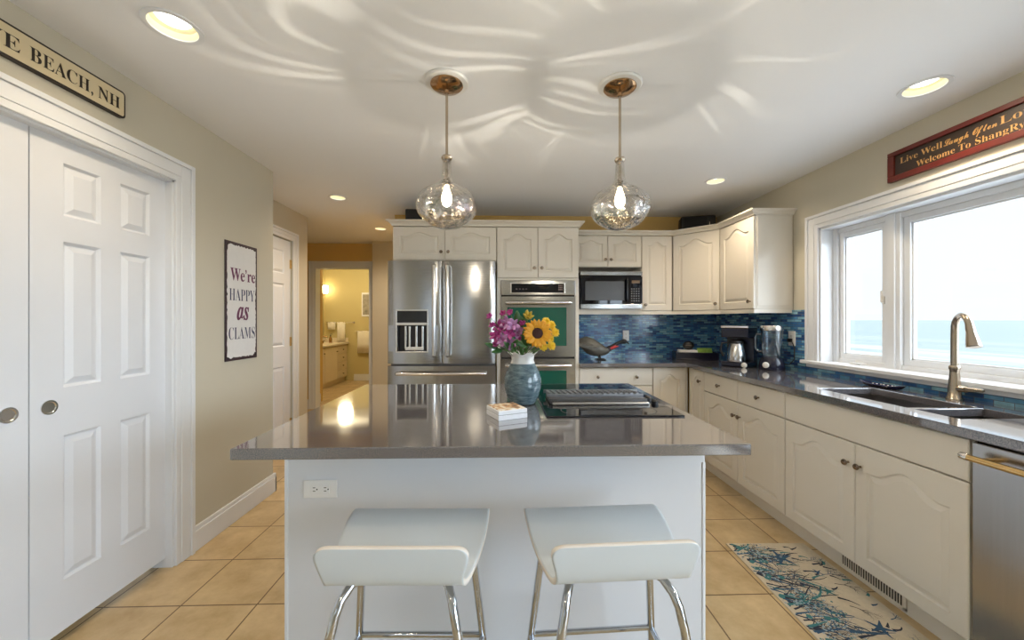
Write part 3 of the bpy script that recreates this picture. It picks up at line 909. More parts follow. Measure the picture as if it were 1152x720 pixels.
# dispenser
dp = MB()
dp.box(.075, .365, -.004, .012, 1.268, 1.292).box(.075, .365, -.004, .012, 1.025, 1.037).box(.075, .090, -.004, .012, 1.037, 1.268).box(.350, .365, -.004, .012, 1.037, 1.268)
dp.box(.075, .365, -.004, .012, 1.395, 1.408).box(.075, .088, -.004, .012, 1.292, 1.395).box(.352, .365, -.004, .012, 1.292, 1.395)
d = dp.build('dispenser_frame', M['satin'], ld, bevel=.002)
MB().box(.088, .352, -.002, .012, 1.292, 1.395).build('display', M['blackgloss'], d)
MB().box(.088, .352, .040, .046, 1.037, 1.268).box(.088, .095, .01, .046, 1.037, 1.268).box(.345, .352, .01, .046, 1.037, 1.268).build('niche', M['black'], d)
mb = MB().box(.155, .32, .012, .042, 1.045, 1.075)
for x in (.150, .185, .245, .30): mb.box(x, x+.018, .014, .040, 1.06, 1.262)
mb.build('paddle', M['satin'], d, bevel=.003)


def bar_handle(parent, pts, r, posts, name='handle', m='satin'):
    mb = MB().tube(pts, r, 14)
    for a, b_ in posts: mb.tube([a, b_], r*.9, 10)
    return mb.build(name, M[m], parent, smooth=True)


for d_, x in ((ld, W/2-.058), (rd, W/2+.058)):
    zz = [1.005+k*(1.79-1.005)/12 for k in range(13)]
    pts = [(x, -.050-.012*math.sin(PI*k/12), z) for k, z in enumerate(zz)]
    pts = [(x, .004, zz[0]-.01), (x, -.035, zz[0]-.006)] + pts + [(x, -.035, zz[-1]+.006), (x, .004, zz[-1]+.01)]
    mb = MB().tube(pts, [.014, .015]+[.018]*13+[.015, .014], 14)
    mb.build('handle', M['satin'], d_, smooth=True)
pts = [(.09, .006, .842), (.092, -.04, .842)] + [(.10+k*.063, -.052-.016*math.sin(PI*k/12), .842) for k in range(13)] + [(.87, -.04, .842), (.872, .006, .842)]
MB().tube(pts, .014, 14).build('handle', M['satin'], fz, smooth=True)

# double wall oven
t = thing('double_oven', 'stainless double wall oven with green-tinted windows beside the refrigerator', 'oven', (-.006, YT-.012, 0))
OW = .696
MB().box(.004, OW-.004, .03, .54, .335, 1.68).build('body', M['dark'], t)
mb = MB().box(0, OW, 0, .04, 1.545, 1.682)
cp = mb.build('control_panel', M['steelh'], t, bevel=.004)
MB().box(.088, .60, -.004, .004, 1.562, 1.66).build('display_bezel', M['satin'], cp, bevel=.002)
MB().box(.100, .588, -.006, .0, 1.568, 1.652).build('display', M['blackgloss'], cp)
mb = MB()
for i in range(3):
    for k in range(3): mb.box(.535+i*.014, .545+i*.014, -.0066, -.0055, 1.592+k*.018, 1.603+k*.018)
km = mat('key_marks', (.30, .22, .2), .5)
mb.build('key_marks', km, cp)
mb = MB()
for k in range(4): mb.box(.14+k*.03, .155+k*.03, -.0066, -.0055, 1.60, 1.604)
mb.build('key_marks', km, cp)


def oven_door(z0, z1, win0, win1):
    mb = MB()
    x0, x1 = .062, .612
    mb.box(0, OW, 0, .035, z0, win0).box(0, OW, 0, .035, win1, z1).box(0, x0, 0, .035, win0, win1).box(x1, OW, 0, .035, win0, win1)
    d = mb.build('door', M['steelh'], t)
    MB().box(x0, x1, .004, .03, win0, win1).build('window', M['ovenglass'], d)
    zc = z1-.058
    pts = [(.055, .0, zc), (.055, -.045, zc), (.075, -.055, zc), (OW/2, -.064, zc), (OW-.075, -.055, zc), (OW-.055, -.045, zc), (OW-.055, 0, zc)]
    MB().tube(pts, .0165, 12).build('handle', M['satin'], d, smooth=True)
    return d


oven_door(.972, 1.532, 1.075, 1.432)
oven_door(.372, .955, .49, .845)
MB().box(0, OW, .006, .03, .34, .366).build('bottom_trim', M['steelh'], t)

# microwave
t = thing('microwave', 'stainless microwave with black door on the open cabinet shelf', 'microwave', (.788, YU-.035, 1.426))
MB().box(0, .622, .02, .325, .006, .368).build('body', M['black'], t)
mb = MB().box(0, .622, -.012, .02, .0, .048).box(0, .622, -.012, .02, .335, .372)
mb.build('trim_strip', M['steelh'], t, bevel=.003)
mb = MB()
pr_ = [(0, .048), (.622, .048)] + [(.622-k*.622/12, .335-.012*(1-math.sin(PI*k/12))) for k in range(13)]
mb.prism(pr_, -.010, .02, 'y').build('door', M['blackgloss'], t)
MB().box(.048, .44, -.0125, -.0095, .085, .275).build('window', mat('micro_screen', (.075, .078, .085), .25, var=.1, vscale=200), t, bevel=.006)
mb = MB()
for i in range(4):
    for k in range(6): mb.box(.508+i*.024, .520+i*.024, -.0112, -.0098, .075+k*.024, .086+k*.024)
mb.build('keypad', mat('keypad_grey', (.22, .22, .23), .5), t)
MB().box(.515, .595, -.0115, -.0095, .255, .285).build('display', mat('amber_display', (.16, .10, .05), .3), t)
MB().tube([(.462, -.012, .08), (.462, -.035, .09), (.462, -.038, .19), (.462, -.035, .29), (.462, -.012, .30)], .008, 10).build('handle', M['blackgloss'], t, smooth=True)

# ================================================================== ISLAND
ix0, ix1, iy0, iy1 = -.785, .762, 1.42, 2.36
t = thing('kitchen_island', 'white panelled kitchen island base behind the two stools', 'island', ((ix0+ix1)/2, iy0, 0))
W = ix1-ix0; h = W/2
MB().box(-h+.004, h-.004, .012, iy1-iy0, .0, .8772).build('body', M['island'], t)
MB().box(-h, h, 0, .012, 0, .8772).build('front_panel', M['island'], t, bevel=.002)
MB().box(h-.006, h+.006, -.004, .03, 0, .78).build('corner_trim', M['trim'], t, bevel=.002)
MB().box(-h-.006, -h+.006, -.004, .03, 0, .8772).build('corner_trim', M['trim'], t, bevel=.002)
for k in range(2):
    d = cath_door(.44, .75).build('door', M['island'], t, loc=(h+.022, .03+k*.45, .1), rotz=PI/2)
    knob_on(d, .40 if k == 0 else .04, .68)
it = MB().box(-.845, .808, 1.212, 2.405, .8775, .914).build('countertop', M['quartz'], bevel=.004)
tag(it, 'large grey stone island countertop overhanging the white base', 'countertop')
# outlet on the island front


def outlet(name, label, loc, rotz, wd=.115, ht=.07, double=True, m='plate'):
    t = thing(name, label, 'outlet', loc, rotz)
    MB().box(-wd/2, wd/2, -.006, 0, -ht/2, ht/2).build('plate', M[m], t, bevel=.003)
    mb = MB()
    horiz = wd > ht
    if horiz: mb.box(-.034, .034, -.0085, -.005, -.0165, .0165)
    else: mb.box(-.0165, .0165, -.0085, -.005, -.034, .034)
    f = mb.build('receptacle', M['plate'], t, bevel=.002)
    for s_ in (-1, 1):
        mb = MB()
        for q in (-1, 1):
            if horiz: mb.box(s_*.020-.005+.0, s_*.020+.004, -.0092, -.0083, q*.006-.0012, q*.006+.0012)
            else: mb.box(q*.006-.0012, q*.006+.0012, -.0092, -.0083, s_*.020-.004, s_*.020+.005)
        if horiz: mb.lathe([(.0026, -.0083), (.0026, -.0092)], (s_*.020+.010, 0, 0), 10, 'y')
        else: mb.lathe([(.0026, -.0083), (.0026, -.0092)], (0, 0, s_*.020-.010), 10, 'y')
        mb.build('slots', M['dark'], f)
    return t


outlet('wall_outlet', 'white double outlet plate on the island front, upper left', (-.661, iy0-.0005, .698), 0, .122, .066)
outlet('wall_outlet', 'pale outlet plate on the blue tile behind the bird ornament', (1.362, YB-SPT-.0005, 1.145), 0, .07, .115)
outlet('wall_outlet', 'white outlet plate on the blue tile between the jar appliance and window', (XR-SPT-.0005, 3.046, 1.165), KR, .075, .12)

# cooktop
t = thing('cooktop', 'black glass cooktop with a raised centre vent set into the island', 'cooktop', (.185, 1.56, .914))
MB().box(0, .575, 0, .775, 0, .007).build('glass_top', M['blackgloss'], t, bevel=.003)
mb = MB()
mb.box(.05, .50, .19, .235, .007, .020)
vt = MB().box(.04, .505, .225, .385, .007, .030).build('vent_cover', mat('dark_satin_metal', (.10, .10, .105), .28, .8), t, bevel=.004)
mb.build('front_rail', M['satin'], vt, bevel=.003)
mb = MB()
MB().box(.045, .50, .298, .380, .0295, .0312).build('well', M['dark'], vt)
for k in range(17): mb.prism([(.052+k*.0265, .300), (.066+k*.0265, .300), (.054+k*.0265, .378), (.040+k*.0265, .378)], .031, .044)
mb.box(.038, .51, .290, .300, .030, .040).box(.03, .51, .376, .386, .030, .046)
mb.build('grille', mat('grille_grey', (.36, .37, .40), .3, .8), vt)
for y in (.215, .30): MB().lathe([(.016, .007), (.016, .02), (.012, .024), (.002, .025)], (.535, y, 0), 18).build('knob', M['black'], t, smooth=True)
bgrey = mat('burner_grey', (.022, .022, .026), .25)
for (x, y, r) in ((.15, .10, .075), (.40, .10, .09), (.16, .58, .09), (.42, .60, .075)):
    MB().lathe([(r-.002, .0072), (r, .0074), (r+.002, .0072)], (x, y, 0), 40, cap0=False, cap1=False).build('burner_ring', bgrey, t)

# ================================================================== BAR STOOLS
def stool_seat():
    prof = [(.252, -.006, .200), (.256, .008, .212), (.252, .026, .2165), (.234, .039, .218), (.19, .042, .2185), (.12, .024, .215), (.05, .005, .203), (0, -.004, .190),
            (-.045, -.003, .180), (-.066, .006, .172), (-.078, .026, .171), (-.085, .052, .178), (-.089, .078, .186), (-.091, .092, .186), (-.092, .101, .178), (-.0925, .107, .164)]
    n = 14; mb = MB(); vs = []; fs = []
    for (y, z, hw) in prof:
        for k in range(n+1):
            u = 2*k/n-1; vs.append((u*hw, y, z))
    for i in range(len(prof)-1):
        for k in range(n):
            fs.append((i*(n+1)+k, i*(n+1)+k+1, (i+1)*(n+1)+k+1, (i+1)*(n+1)+k))
    return mb.add(vs, fs)


def make_stool(label, x, y, rz):
    t = thing('bar_stool', label, 'stool', (x, y, 0), rz)
    o = stool_seat().build('seat', [M['stool'], M['stooledge']], t, smooth=True, loc=(0, 0, .662))
    o['label'] = 'bent white plywood seat with a low curved back'
    sb = o.modifiers.new('sub', 'SUBSURF'); sb.levels = 1; sb.render_levels = 2
    so = o.modifiers.new('solid', 'SOLIDIFY'); so.thickness = .014; so.offset = -1; so.material_offset_rim = 1
    r = .0115
    for s_ in (-1, 1):
        # camera-side leg rises and rounds in under the seat
        p = [(s_*.215, -.125, 0), (s_*.185, -.10, .30), (s_*.158, -.078, .53), (s_*.147, -.070, .585), (s_*.139, -.055, .610), (s_*.125, -.025, .628), (s_*.10, .0, .635), (s_*.06, .02, .636), (0, .02, .636)]
        MB().tube(p, r, 12).build('leg', M['chrome'], t, smooth=True)
        p = [(s_*.225, .245, 0), (s_*.197, .205, .31), (s_*.172, .165, .57), (s_*.163, .157, .62), (s_*.148, .15, .648), (s_*.12, .148, .655), (0, .148, .656)]
        MB().tube(p, r, 12).build('leg', M['chrome'], t, smooth=True)
        MB().tube([(s_*.197, .205, .31), (s_*.1845, -.098, .31)], .0085, 10).build('stretcher', M['chrome'], t, smooth=True)
        for (a, b_) in ((.215, -.125), (.225, .245)):
            MB().lathe([(.013, 0), (.0145, .004), (.0135, .016)], (s_*a, b_, 0), 14).build('rubber_foot', M['black'], t, smooth=True)
    MB().tube([(-.197, .205, .31), (.197, .205, .31)], .0085, 10).build('stretcher', M['chrome'], t, smooth=True)
    MB().tube([(-.1845, -.098, .31), (.1845, -.098, .31)], .0085, 10).build('stretcher', M['chrome'], t, smooth=True)
    return t


make_stool('white plywood bar stool with chrome legs, below the island outlet', -.262, 1.025, math.radians(-1.5))
make_stool('white plywood bar stool with chrome legs, on the rug side of its twin', .302, 1.025, math.radians(2.5))

# ================================================================== LIGHTS
def point(name, loc, e, col=WARM, r=.03, parent=None):
    l = bpy.data.lights.new(name, 'POINT'); l.energy = e; l.color = col; l.shadow_soft_size = r
    o = bpy.data.objects.new(name, l); C.objects.link(o); o.location = loc
    if parent: o.parent = parent
    return o


names = ['round recessed ceiling light above the white closet doors', 'round recessed ceiling light above the dark red sign and window',
         'round recessed ceiling light in front of the hall door', 'round recessed ceiling light over the coffee corner counter',
         'round recessed ceiling light beside the refrigerator top, near the bathroom door',
         'unseen recessed light added for fill behind the viewer on the closet side', 'unseen recessed light added for fill behind the viewer on the window side']
EN = [11, 12, 18, 14, 22, 8, 8]
for (x, y, r), lb, e in zip(LIGHTS, names, EN):
    t = thing('ceiling_light', lb, 'ceiling light', (x, y, CE), 0, 'recessed ceiling lights')
    MB().lathe([(r, 0), (r*.99, -.005), (r*.86, -.007), (r*.80, -.004), (r*.80, .0)], n=40, cap0=False, cap1=False).build('trim_ring', M['trim'], t, smooth=True)
    MB().lathe([(r*.81, -.003), (r*.76, .024), (r*.60, .036)], n=40, cap0=False, cap1=False).build('baffle', M['baffle'], t, smooth=True)
    MB().lathe([(r*.61, .036), (r*.54, .028), (r*.3, .022), (.004, .020)], n=32, cap0=False).build('lens', M['lens'], t, smooth=True)
    l = bpy.data.lights.new('lamp', 'SPOT'); l.energy = e*4*LAMP; l.color = WARM; l.spot_size = math.radians(150); l.spot_blend = 1; l.shadow_soft_size = .06
    o = bpy.data.objects.new('lamp', l); C.objects.link(o); o.parent = t; o.location = (0, 0, -.01)


def caustic_light(parent, z, seed, e):
    l = bpy.data.lights.new('lamp', 'POINT'); l.energy = e; l.color = (1, .92, .78); l.shadow_soft_size = .004
    l.use_nodes = True
    nt = l.node_tree; N = nt.nodes; L = nt.links
    em = N['Emission']
    tc = N.new('ShaderNodeTexCoord')
    sp = N.new('ShaderNodeSeparateXYZ'); L.new(tc.outputs['Normal'], sp.inputs[0])
    def mth(op, a, b=None):
        m = N.new('ShaderNodeMath'); m.operation = op
        for i, q in enumerate((a, b)):
            if q is None: continue
            if isinstance(q, (int, float)): m.inputs[i].default_value = q
            else: L.new(q, m.inputs[i])
        return m.outputs[0]
    phi = mth('ARCTAN2', sp.outputs[1], sp.outputs[0])
    def noise(vec, scale, det=0.0):
        q = N.new('ShaderNodeTexNoise'); q.inputs['Scale'].default_value = scale; q.inputs['Detail'].default_value = det
        L.new(vec, q.inputs[0]); return q.outputs['Fac']
    def vec(x, y, zz):
        q = N.new('ShaderNodeCombineXYZ')
        for i, k in enumerate((x, y, zz)):
            if isinstance(k, (int, float)): q.inputs[i].default_value = k
            else: L.new(k, q.inputs[i])
        return q.outputs[0]
    def ramp(v, a, b, lo=0, hi=1):
        q = N.new('ShaderNodeMapRange'); q.interpolation_type = 'SMOOTHSTEP'
        for i, k in enumerate((a, b, lo, hi)): q.inputs[i+1].default_value = k
        L.new(v, q.inputs[0]); return q.outputs[0]
    # the fluted glass throws a ring of bent rays on the ceiling: rays by angle, fading with distance
    zc = mth('MAXIMUM', sp.outputs[2], .02)
    rad = mth('DIVIDE', mth('SQRT', mth('SUBTRACT', 1.0, mth('MULTIPLY', zc, zc))), zc)
    cs, sn = mth('COSINE', phi), mth('SINE', phi)
    bend = noise(vec(mth('MULTIPLY', cs, 1.6), mth('MULTIPLY', sn, 1.6), mth('ADD', mth('MULTIPLY', rad, .8), seed)), 1.0)
    p2 = mth('ADD', phi, mth('MULTIPLY', mth('SUBTRACT', bend, .5), 1.0))
    c2, s2 = mth('MULTIPLY', mth('COSINE', p2), 8.0), mth('MULTIPLY', mth('SINE', p2), 8.0)
    ray = noise(vec(c2, s2, mth('ADD', mth('MULTIPLY', rad, .16), seed*3.7)), 1.25)
    thin = ramp(ray, .545, .76)
    start = mth('ADD', rad, mth('MULTIPLY', mth('SUBTRACT', noise(vec(c2, s2, seed*9.1), .9), .5), 1.2))
    env = mth('MULTIPLY', ramp(start, .32, .62), ramp(start, 2.3, .7))
    streak = mth('MULTIPLY', mth('MULTIPLY', thin, env), ramp(sp.outputs[2], .05, .2))
    L.new(mth('ADD', mth('MULTIPLY', streak, CAUST), .60), em.inputs['Strength'])
    o = bpy.data.objects.new('lamp', l); C.objects.link(o); o.parent = parent; o.location = (0, 0, z)


CAUST = 2.1


def pendant(label, x, y, seed, e):
    t = thing('pendant_lamp', label, 'pendant lamp', (x, y, CE))
    MB().lathe([(.103, 0), (.104, -.006), (.098, -.012), (.06, -.014), (.02, -.014)], n=48, cap0=False).build('medallion', M['plate'], t, smooth=True)['label'] = 'white ceiling ring'
    MB().lathe([(.077, -.0141), (.077, -.018), (.066, -.028), (.035, -.036), (.012, -.040), (.010, -.055), (.002, -.056)], n=40, cap0=False).build('canopy', M['bronze'], t, smooth=True)
    MB().tube([(0, 0, -.05), (0, 0, -.40)], .0065, 12).build('rod', M['nickel'], t, smooth=True)
    MB().lathe([(.002, -.352), (.022, -.354), (.026, -.362), (.022, -.372), (.015, -.378), (.0075, -.385), (.0075, -.452), (.0155, -.456), (.0165, -.485), (.013, -.494), (.002, -.495)], n=24).build('socket', M['nickel'], t, smooth=True)
    zc = -.595
    prof = [(.019, -.368), (.021, -.40), (.0225, -.450), (.030, -.474), (.048, -.491), (.078, -.506), (.112, -.526), (.133, -.553), (.143, -.586), (.139, -.615), (.124, -.645), (.092, -.674), (.055, -.693), (.025, -.699), (.006, -.700)]
    def ruff(k, a, r, h):
        q = .035*max(0, min(1, (r-.03)/.08))
        return r*(1+q*math.cos(8*a+k*.5)), h
    g = MB().lathe(prof, n=64, ruffle=ruff, cap0=False).build('glass_shade', M['pglass'], t, smooth=True)
    sb = g.modifiers.new('sub', 'SUBSURF'); sb.levels = 1; sb.render_levels = 2
    so = g.modifiers.new('solid', 'SOLIDIFY'); so.thickness = .004
    MB().lathe([(.010, -.494), (.012, -.51), (.020, -.533), (.025, -.556), (.021, -.578), (.010, -.590), (.002, -.592)], n=24).build('bulb', M['bulb'], t, smooth=True)
    caustic_light(t, -.60, seed, e)
    return t


pendant('clear glass pendant lamp nearer the refrigerator', -.26, 1.83, 3.3, 11)
pendant('clear glass pendant lamp nearer the window', .572, 1.83, 8.1, 15)

# ================================================================== ON THE ISLAND: vase, flowers, coasters
VX, VY = .103, 1.84
t = thing('vase', 'speckled blue-grey stoneware vase with a white ruffled neck on the island', 'vase', (VX, VY, .914))
prof = [(.050, 0), (.060, .004), (.078, .04), (.089, .085), (.0885, .12), (.078, .155), (.063, .182), (.0575, .194)]
MB().lathe(prof, n=48, cap1=False).build('body', M['vase'], t, smooth=True)
def ruf(k, a, r, h):
    q = [0, .02, .07, .10, .10, .07, .02, 0][min(k, 7)]
    return r*(1+q*math.cos(6*a)), h+q*.06*math.cos(6*a+.6)
MB().lathe([(.0576, .1939), (.052, .208), (.053, .228), (.067, .243), (.064, .243), (.051, .228), (.049, .208), (.049, .19)], n=60, ruffle=ruf, cap0=False, cap1=False).build('neck', M['vaseneck'], t, smooth=True)['label'] = 'white glazed ruffled neck'


def pt(u, v, Y):
    a = (u-576)/430; th = math.atan(12/430); c_, s_ = math.cos(th), math.sin(th)
    q = Y/(c_-a*s_)
    return Vector((q*(s_+a*c_), Y, 1.315+q*(360-v)/430))


NECK = Vector((VX, VY, 1.12))


def stem_pts(top, k=.3, r=.02):
    b0 = Vector((VX+random.uniform(-r, r), VY+random.uniform(-r, r), 1.0)); n1 = NECK+Vector((random.uniform(-r, r), random.uniform(-r, r), .0))
    mid = n1.lerp(top, .55)+Vector((0, 0, .012))
    return [b0, n1, mid, top]


def petal(mb, base, d, up, L_, w_, cup=.3, n=4):
    """pointed petal strip from base along d, lifting towards up"""
    d = d.normalized(); up = up.normalized(); sd = d.cross(up).normalized(); vs = []; fs = []
    for k in range(n+1):
        s_ = k/n; c_ = base+d*L_*s_+up*(cup*L_*s_*s_)
        hw = w_*math.sin(PI*min(.97, .12+.86*s_))**.8
        vs += [c_-sd*hw+up*hw*.25, c_-up*.0008, c_+sd*hw+up*hw*.25]
    for k in range(n):
        for j in range(2): fs.append((k*3+j, k*3+j+1, k*3+4+j, k*3+3+j))
    mb.add(vs, fs)


def solid(o, th=.0012):
    m = o.modifiers.new('solid', 'SOLIDIFY'); m.thickness = th; return o


def bloom_axes(d):
    d = d.normalized(); a = d.orthogonal().normalized(); return d, a, d.cross(a)


def flower(name, label, cat, group, top, face, pet, petm, centre, centm, stem_r=.0025):
    t = thing(name, label, cat, top, 0, group)
    d, a, b_ = bloom_axes(Vector(face))
    mb = MB()
    for (cnt, L_, w_, cup, off, ph) in pet:
        for k in range(cnt):
            q = 2*PI*k/cnt+ph+random.uniform(-.1, .1)
            r_ = a*math.cos(q)+b_*math.sin(q)
            petal(mb, r_*off[0]+d*off[1], r_, d, L_*random.uniform(.9, 1.08), w_, cup)
    solid(mb.build('petals', petm, t, smooth=True))
    if centre:
        mb = MB().ball((0, 0, 0), centre[0], 18, 10, (1, 1, centre[1]))
        mb.xf(Matrix((a, b_, d)).transposed().to_4x4())
        mb.build('centre', centm, t, smooth=True)
    sp_ = [p-Vector(top) for p in stem_pts(Vector(top)-d*.004)]
    MB().tube(sp_, stem_r, 8).build('stem', M['stem'], t, smooth=True)
    return t


sun = pt(604.5, 375, 1.765)
flower('sunflower', 'orange-yellow sunflower with a dark centre facing the room', 'sunflower', None, sun, (.05, -1, .12),
       [(17, .044, .0105, .10, (.026, 0), 0), (17, .040, .0105, .22, (.025, .004), .18)], M['sunpetal'], (.030, .28), M['sundisc'], .0045)
for (u, v, Y) in ((620, 366, 1.80), (618, 381, 1.78), (611, 390, 1.78), (624, 374, 1.79), (614, 362, 1.83), (620, 389, 1.80)):
    p = pt(u, v, Y)
    flower('chrysanthemum', 'yellow bloom right of the sunflower in the vase', 'flower', 'yellow blooms in the bouquet', p, (.35, -1, .35),
           [(13, .020, .0052, .15, (.004, 0), 0), (11, .016, .005, .5, (.003, .002), .3), (8, .011, .004, 1.1, (.002, .003), .1)], M['yellow'], (.005, .6), M['yellow'], .002)
for i, (u, v, Y) in enumerate(((573, 376, 1.78), (566, 383, 1.77), (577, 366, 1.78), (559, 378, 1.79), (570, 364, 1.81), (582, 374, 1.80), (562, 368, 1.82), (575, 387, 1.77))):
    p = pt(u, v, Y)
    flower('alstroemeria', 'purple pink bloom left of the sunflower in the vase', 'flower', 'purple blooms in the bouquet', p, (-.3+random.uniform(-.3, .3), -1, .35),
           [(3, .034, .013, .35, (.002, 0), i), (3, .031, .009, .6, (.002, .001), i+1.05)], M['purple'] if i % 3 else M['magenta'], (.004, 1), M['magenta'], .002)
for i, (u, v, Y) in enumerate(((551, 356, 1.80), (554, 366, 1.79), (566, 353, 1.83), (574, 352, 1.80), (588, 364, 1.80), (584, 381, 1.79), (558, 388, 1.79))):
    p = pt(u, v, Y)
    flower('small_bloom', 'small deep magenta bloom at the edge of the bouquet', 'flower', 'small magenta blooms in the bouquet', p, (-.4, -1, .6),
           [(5, .017, .007, .5, (.001, 0), i), (4, .013, .006, 1.0, (.001, .001), i+.6)], M['magenta'], (.003, 1), M['magenta'], .0018)


def leaf_sprig(label, top, leaves, group):
    t = thing('leafy_stem', label, 'foliage', top, 0, group)
    MB().tube([p-Vector(top) for p in stem_pts(Vector(top))], .0028, 8).build('stem', M['stem'], t, smooth=True)
    mb = MB()
    for (off, d, L_, w_) in leaves: petal(mb, Vector(off), Vector(d), Vector((0, -1, .5)), L_, w_, .15, 6)
    solid(mb.build('leaves', M['leaf'], t, smooth=True))


sprigs = [((583, 368, 1.82), [((0, 0, 0), (-.1, -.2, 1), .075, .018), ((0, 0, -.01), (.5, -.3, .8), .06, .016)]),
          ((560, 392, 1.80), [((0, 0, 0), (-1, -.2, .35), .065, .013), ((.02, 0, -.01), (-.8, -.4, -.15), .055, .012)]),
          ((576, 393, 1.78), [((0, 0, 0), (-.6, -.5, .5), .06, .014), ((0, 0, 0), (.4, -.5, .7), .06, .014), ((.01, 0, -.01), (-.2, -.7, .6), .06, .013)]),
          ((592, 388, 1.79), [((0, 0, 0), (-.3, -.4, 1), .065, .016), ((0, 0, 0), (.6, -.4, .3), .05, .013), ((0, 0, -.01), (-.9, -.3, .5), .06, .013)]),
          ((590, 362, 1.84), [((0, 0, 0), (.2, 0, 1), .055, .014), ((0, 0, -.01), (-.7, -.2, .7), .06, .015)])]
for (p, lv) in sprigs:
    leaf_sprig('green leafy stem among the flowers in the vase', pt(*p), lv, 'green stems in the bouquet')
p = pt(594, 357, 1.82)
flower('yellow_bud', 'pale yellow half-open bloom above the sunflower', 'flower', None, p, (.1, -.8, .5),
       [(6, .024, .010, 1.0, (.002, 0), 0), (5, .020, .009, 1.6, (.002, .002), .5)], mat('pale_yellow_petal', (.55, .42, .06), .5, var=.3, vscale=40), (.006, 1), M['yellow'], .002)

# coaster stack in a white box
t = thing('coaster_box', 'small white square box of picture coasters on the island in front of the vase', 'coasters', (.022, 1.60, .914), math.radians(24))
t.scale = (1.18, 1.18, 1.0)
MB().box(-.055, .055, -.055, .055, 0, .020).build('lower_box', M['paper'], t, bevel=.002)
MB().box(-.0545, .0545, -.0545, .0545, .0215, .0385).build('upper_box', M['paper'], t, bevel=.002)
MB().box(-.053, .053, -.053, .053, .019, .0225).build('dark_gap', mat('grey_gap', (.2, .2, .21), .6), t)
cm = mat('coaster_picture', (.5, .4, .3), .35)
nt = cm.node_tree; N = nt.nodes; L = nt.links
tc = N.new('ShaderNodeTexCoord'); vo = N.new('ShaderNodeTexNoise'); vo.inputs['Scale'].default_value = 42; vo.inputs['Detail'].default_value = 2
L.new(tc.outputs['Object'], vo.inputs[0])
r = N.new('ShaderNodeValToRGB'); e = r.color_ramp.elements; r.color_ramp.interpolation = 'LINEAR'
e[0].position = .36; e[0].color = (.10, .06, .05, 1); e[1].position = .64; e[1].color = (.78, .77, .74, 1)
q = e.new(.47); q.color = (.50, .25, .08, 1); q = e.new(.53); q.color = (.70, .60, .42, 1)
L.new(vo.outputs['Fac'], r.inputs[0]); L.new(r.outputs[0], N['Principled BSDF'].inputs['Base Color'])
MB().box(-.050, .050, -.050, .050, .038, .0405).build('coaster', cm, t)['label'] = 'square coaster with a brown and orange picture'

# ================================================================== ON THE BACK COUNTER
CZ = .914
# bird ornament
t = thing('bird_figurine', 'dark metal bird ornament with a red throat on the back counter', 'ornament', (.975, 3.84, CZ))
t.scale = (1.12, 1.12, 1.12)
mb = MB()
secs = [(-.185, .165, .012, .012), (-.15, .152, .045, .046), (-.10, .132, .062, .078), (-.04, .112, .066, .080), (.02, .090, .055, .060), (.07, .080, .036, .036), (.10, .085, .022, .024)]
n = 18; vs = []; fs = []
for (x, z, ry, rz) in secs:
    for i in range(n): vs.append((x, ry*math.cos(2*PI*i/n), z+rz*math.sin(2*PI*i/n)))
for k in range(len(secs)-1):
    for i in range(n): fs.append((k*n+i, k*n+(i+1) % n, (k+1)*n+(i+1) % n, (k+1)*n+i))
fs += [list(range(n)), [(len(secs)-1)*n+i for i in range(n)]]
mb.add(vs, fs).build('body', M['fig'], t, smooth=True)
mb = MB()
for k in range(7):
    petal(mb, Vector((-.12+.02*k, -.060, .155-.006*k)), Vector((-.75, -.1, -.28)), Vector((0, -1, .2)), .085, .018, .05, 4)
solid(mb.build('wing', M['fig'], t, smooth=True), .003)
MB().tube([(.085, 0, .09), (.13, -.005, .115), (.18, -.01, .150), (.225, -.012, .165)], [.026, .020, .015, .017], 12).build('neck', M['figdark'], t, smooth=True)
mb = MB().ball((.235, -.012, .165), .021, 14, 10, (1.3, 1, 1)).tube([(.25, -.012, .163), (.275, -.012, .150), (.283, -.012, .138)], [.009, .006, .001], 8)
mb.build('head', M['figdark'], t, smooth=True)
MB().tube([(.11, -.018, .10), (.15, -.020, .118), (.185, -.018, .120)], [.012, .015, .004], 10).build('throat', M['figred'], t, smooth=True)['label'] = 'red throat patch'
for s_ in (-1, 1):
    mb = MB().tube([(.0, s_*.028, .07), (.02, s_*.03, .012), (.02, s_*.03, .004)], .006, 8)
    for d in (-.03, 0, .03): mb.tube([(.02, s_*.03, .006), (.065, s_*.03+d*.6, .005)], [.006, .003], 6)
    mb.tube([(.02, s_*.03, .006), (-.02, s_*.03, .005)], [.006, .003], 6)
    mb.build('leg', M['figdark'], t, smooth=True)

# organiser tray in the corner and what it holds
ta = math.radians(-14)
tx, ty = 1.985, 3.87
t = thing('tray', 'long dark tray standing in the counter corner', 'tray', (tx, ty, CZ), ta)
mb = MB().box(-.20, .20, -.10, .10, 0, .012).box(-.20, .20, -.10, -.088, .012, .075).box(-.20, .20, .088, .10, .012, .075).box(-.20, -.188, -.088, .088, .012, .075).box(.188, .20, -.088, .088, .012, .075)
mb.build('box', M['appl'], t, bevel=.004)


def in_tray(name, label, cat, x, y, z=.0125):
    q = Matrix.Rotation(ta, 3, 'Z') @ Vector((x, y, 0))
    return thing(name, label, cat, (tx+q.x, ty+q.y, CZ+z), ta)


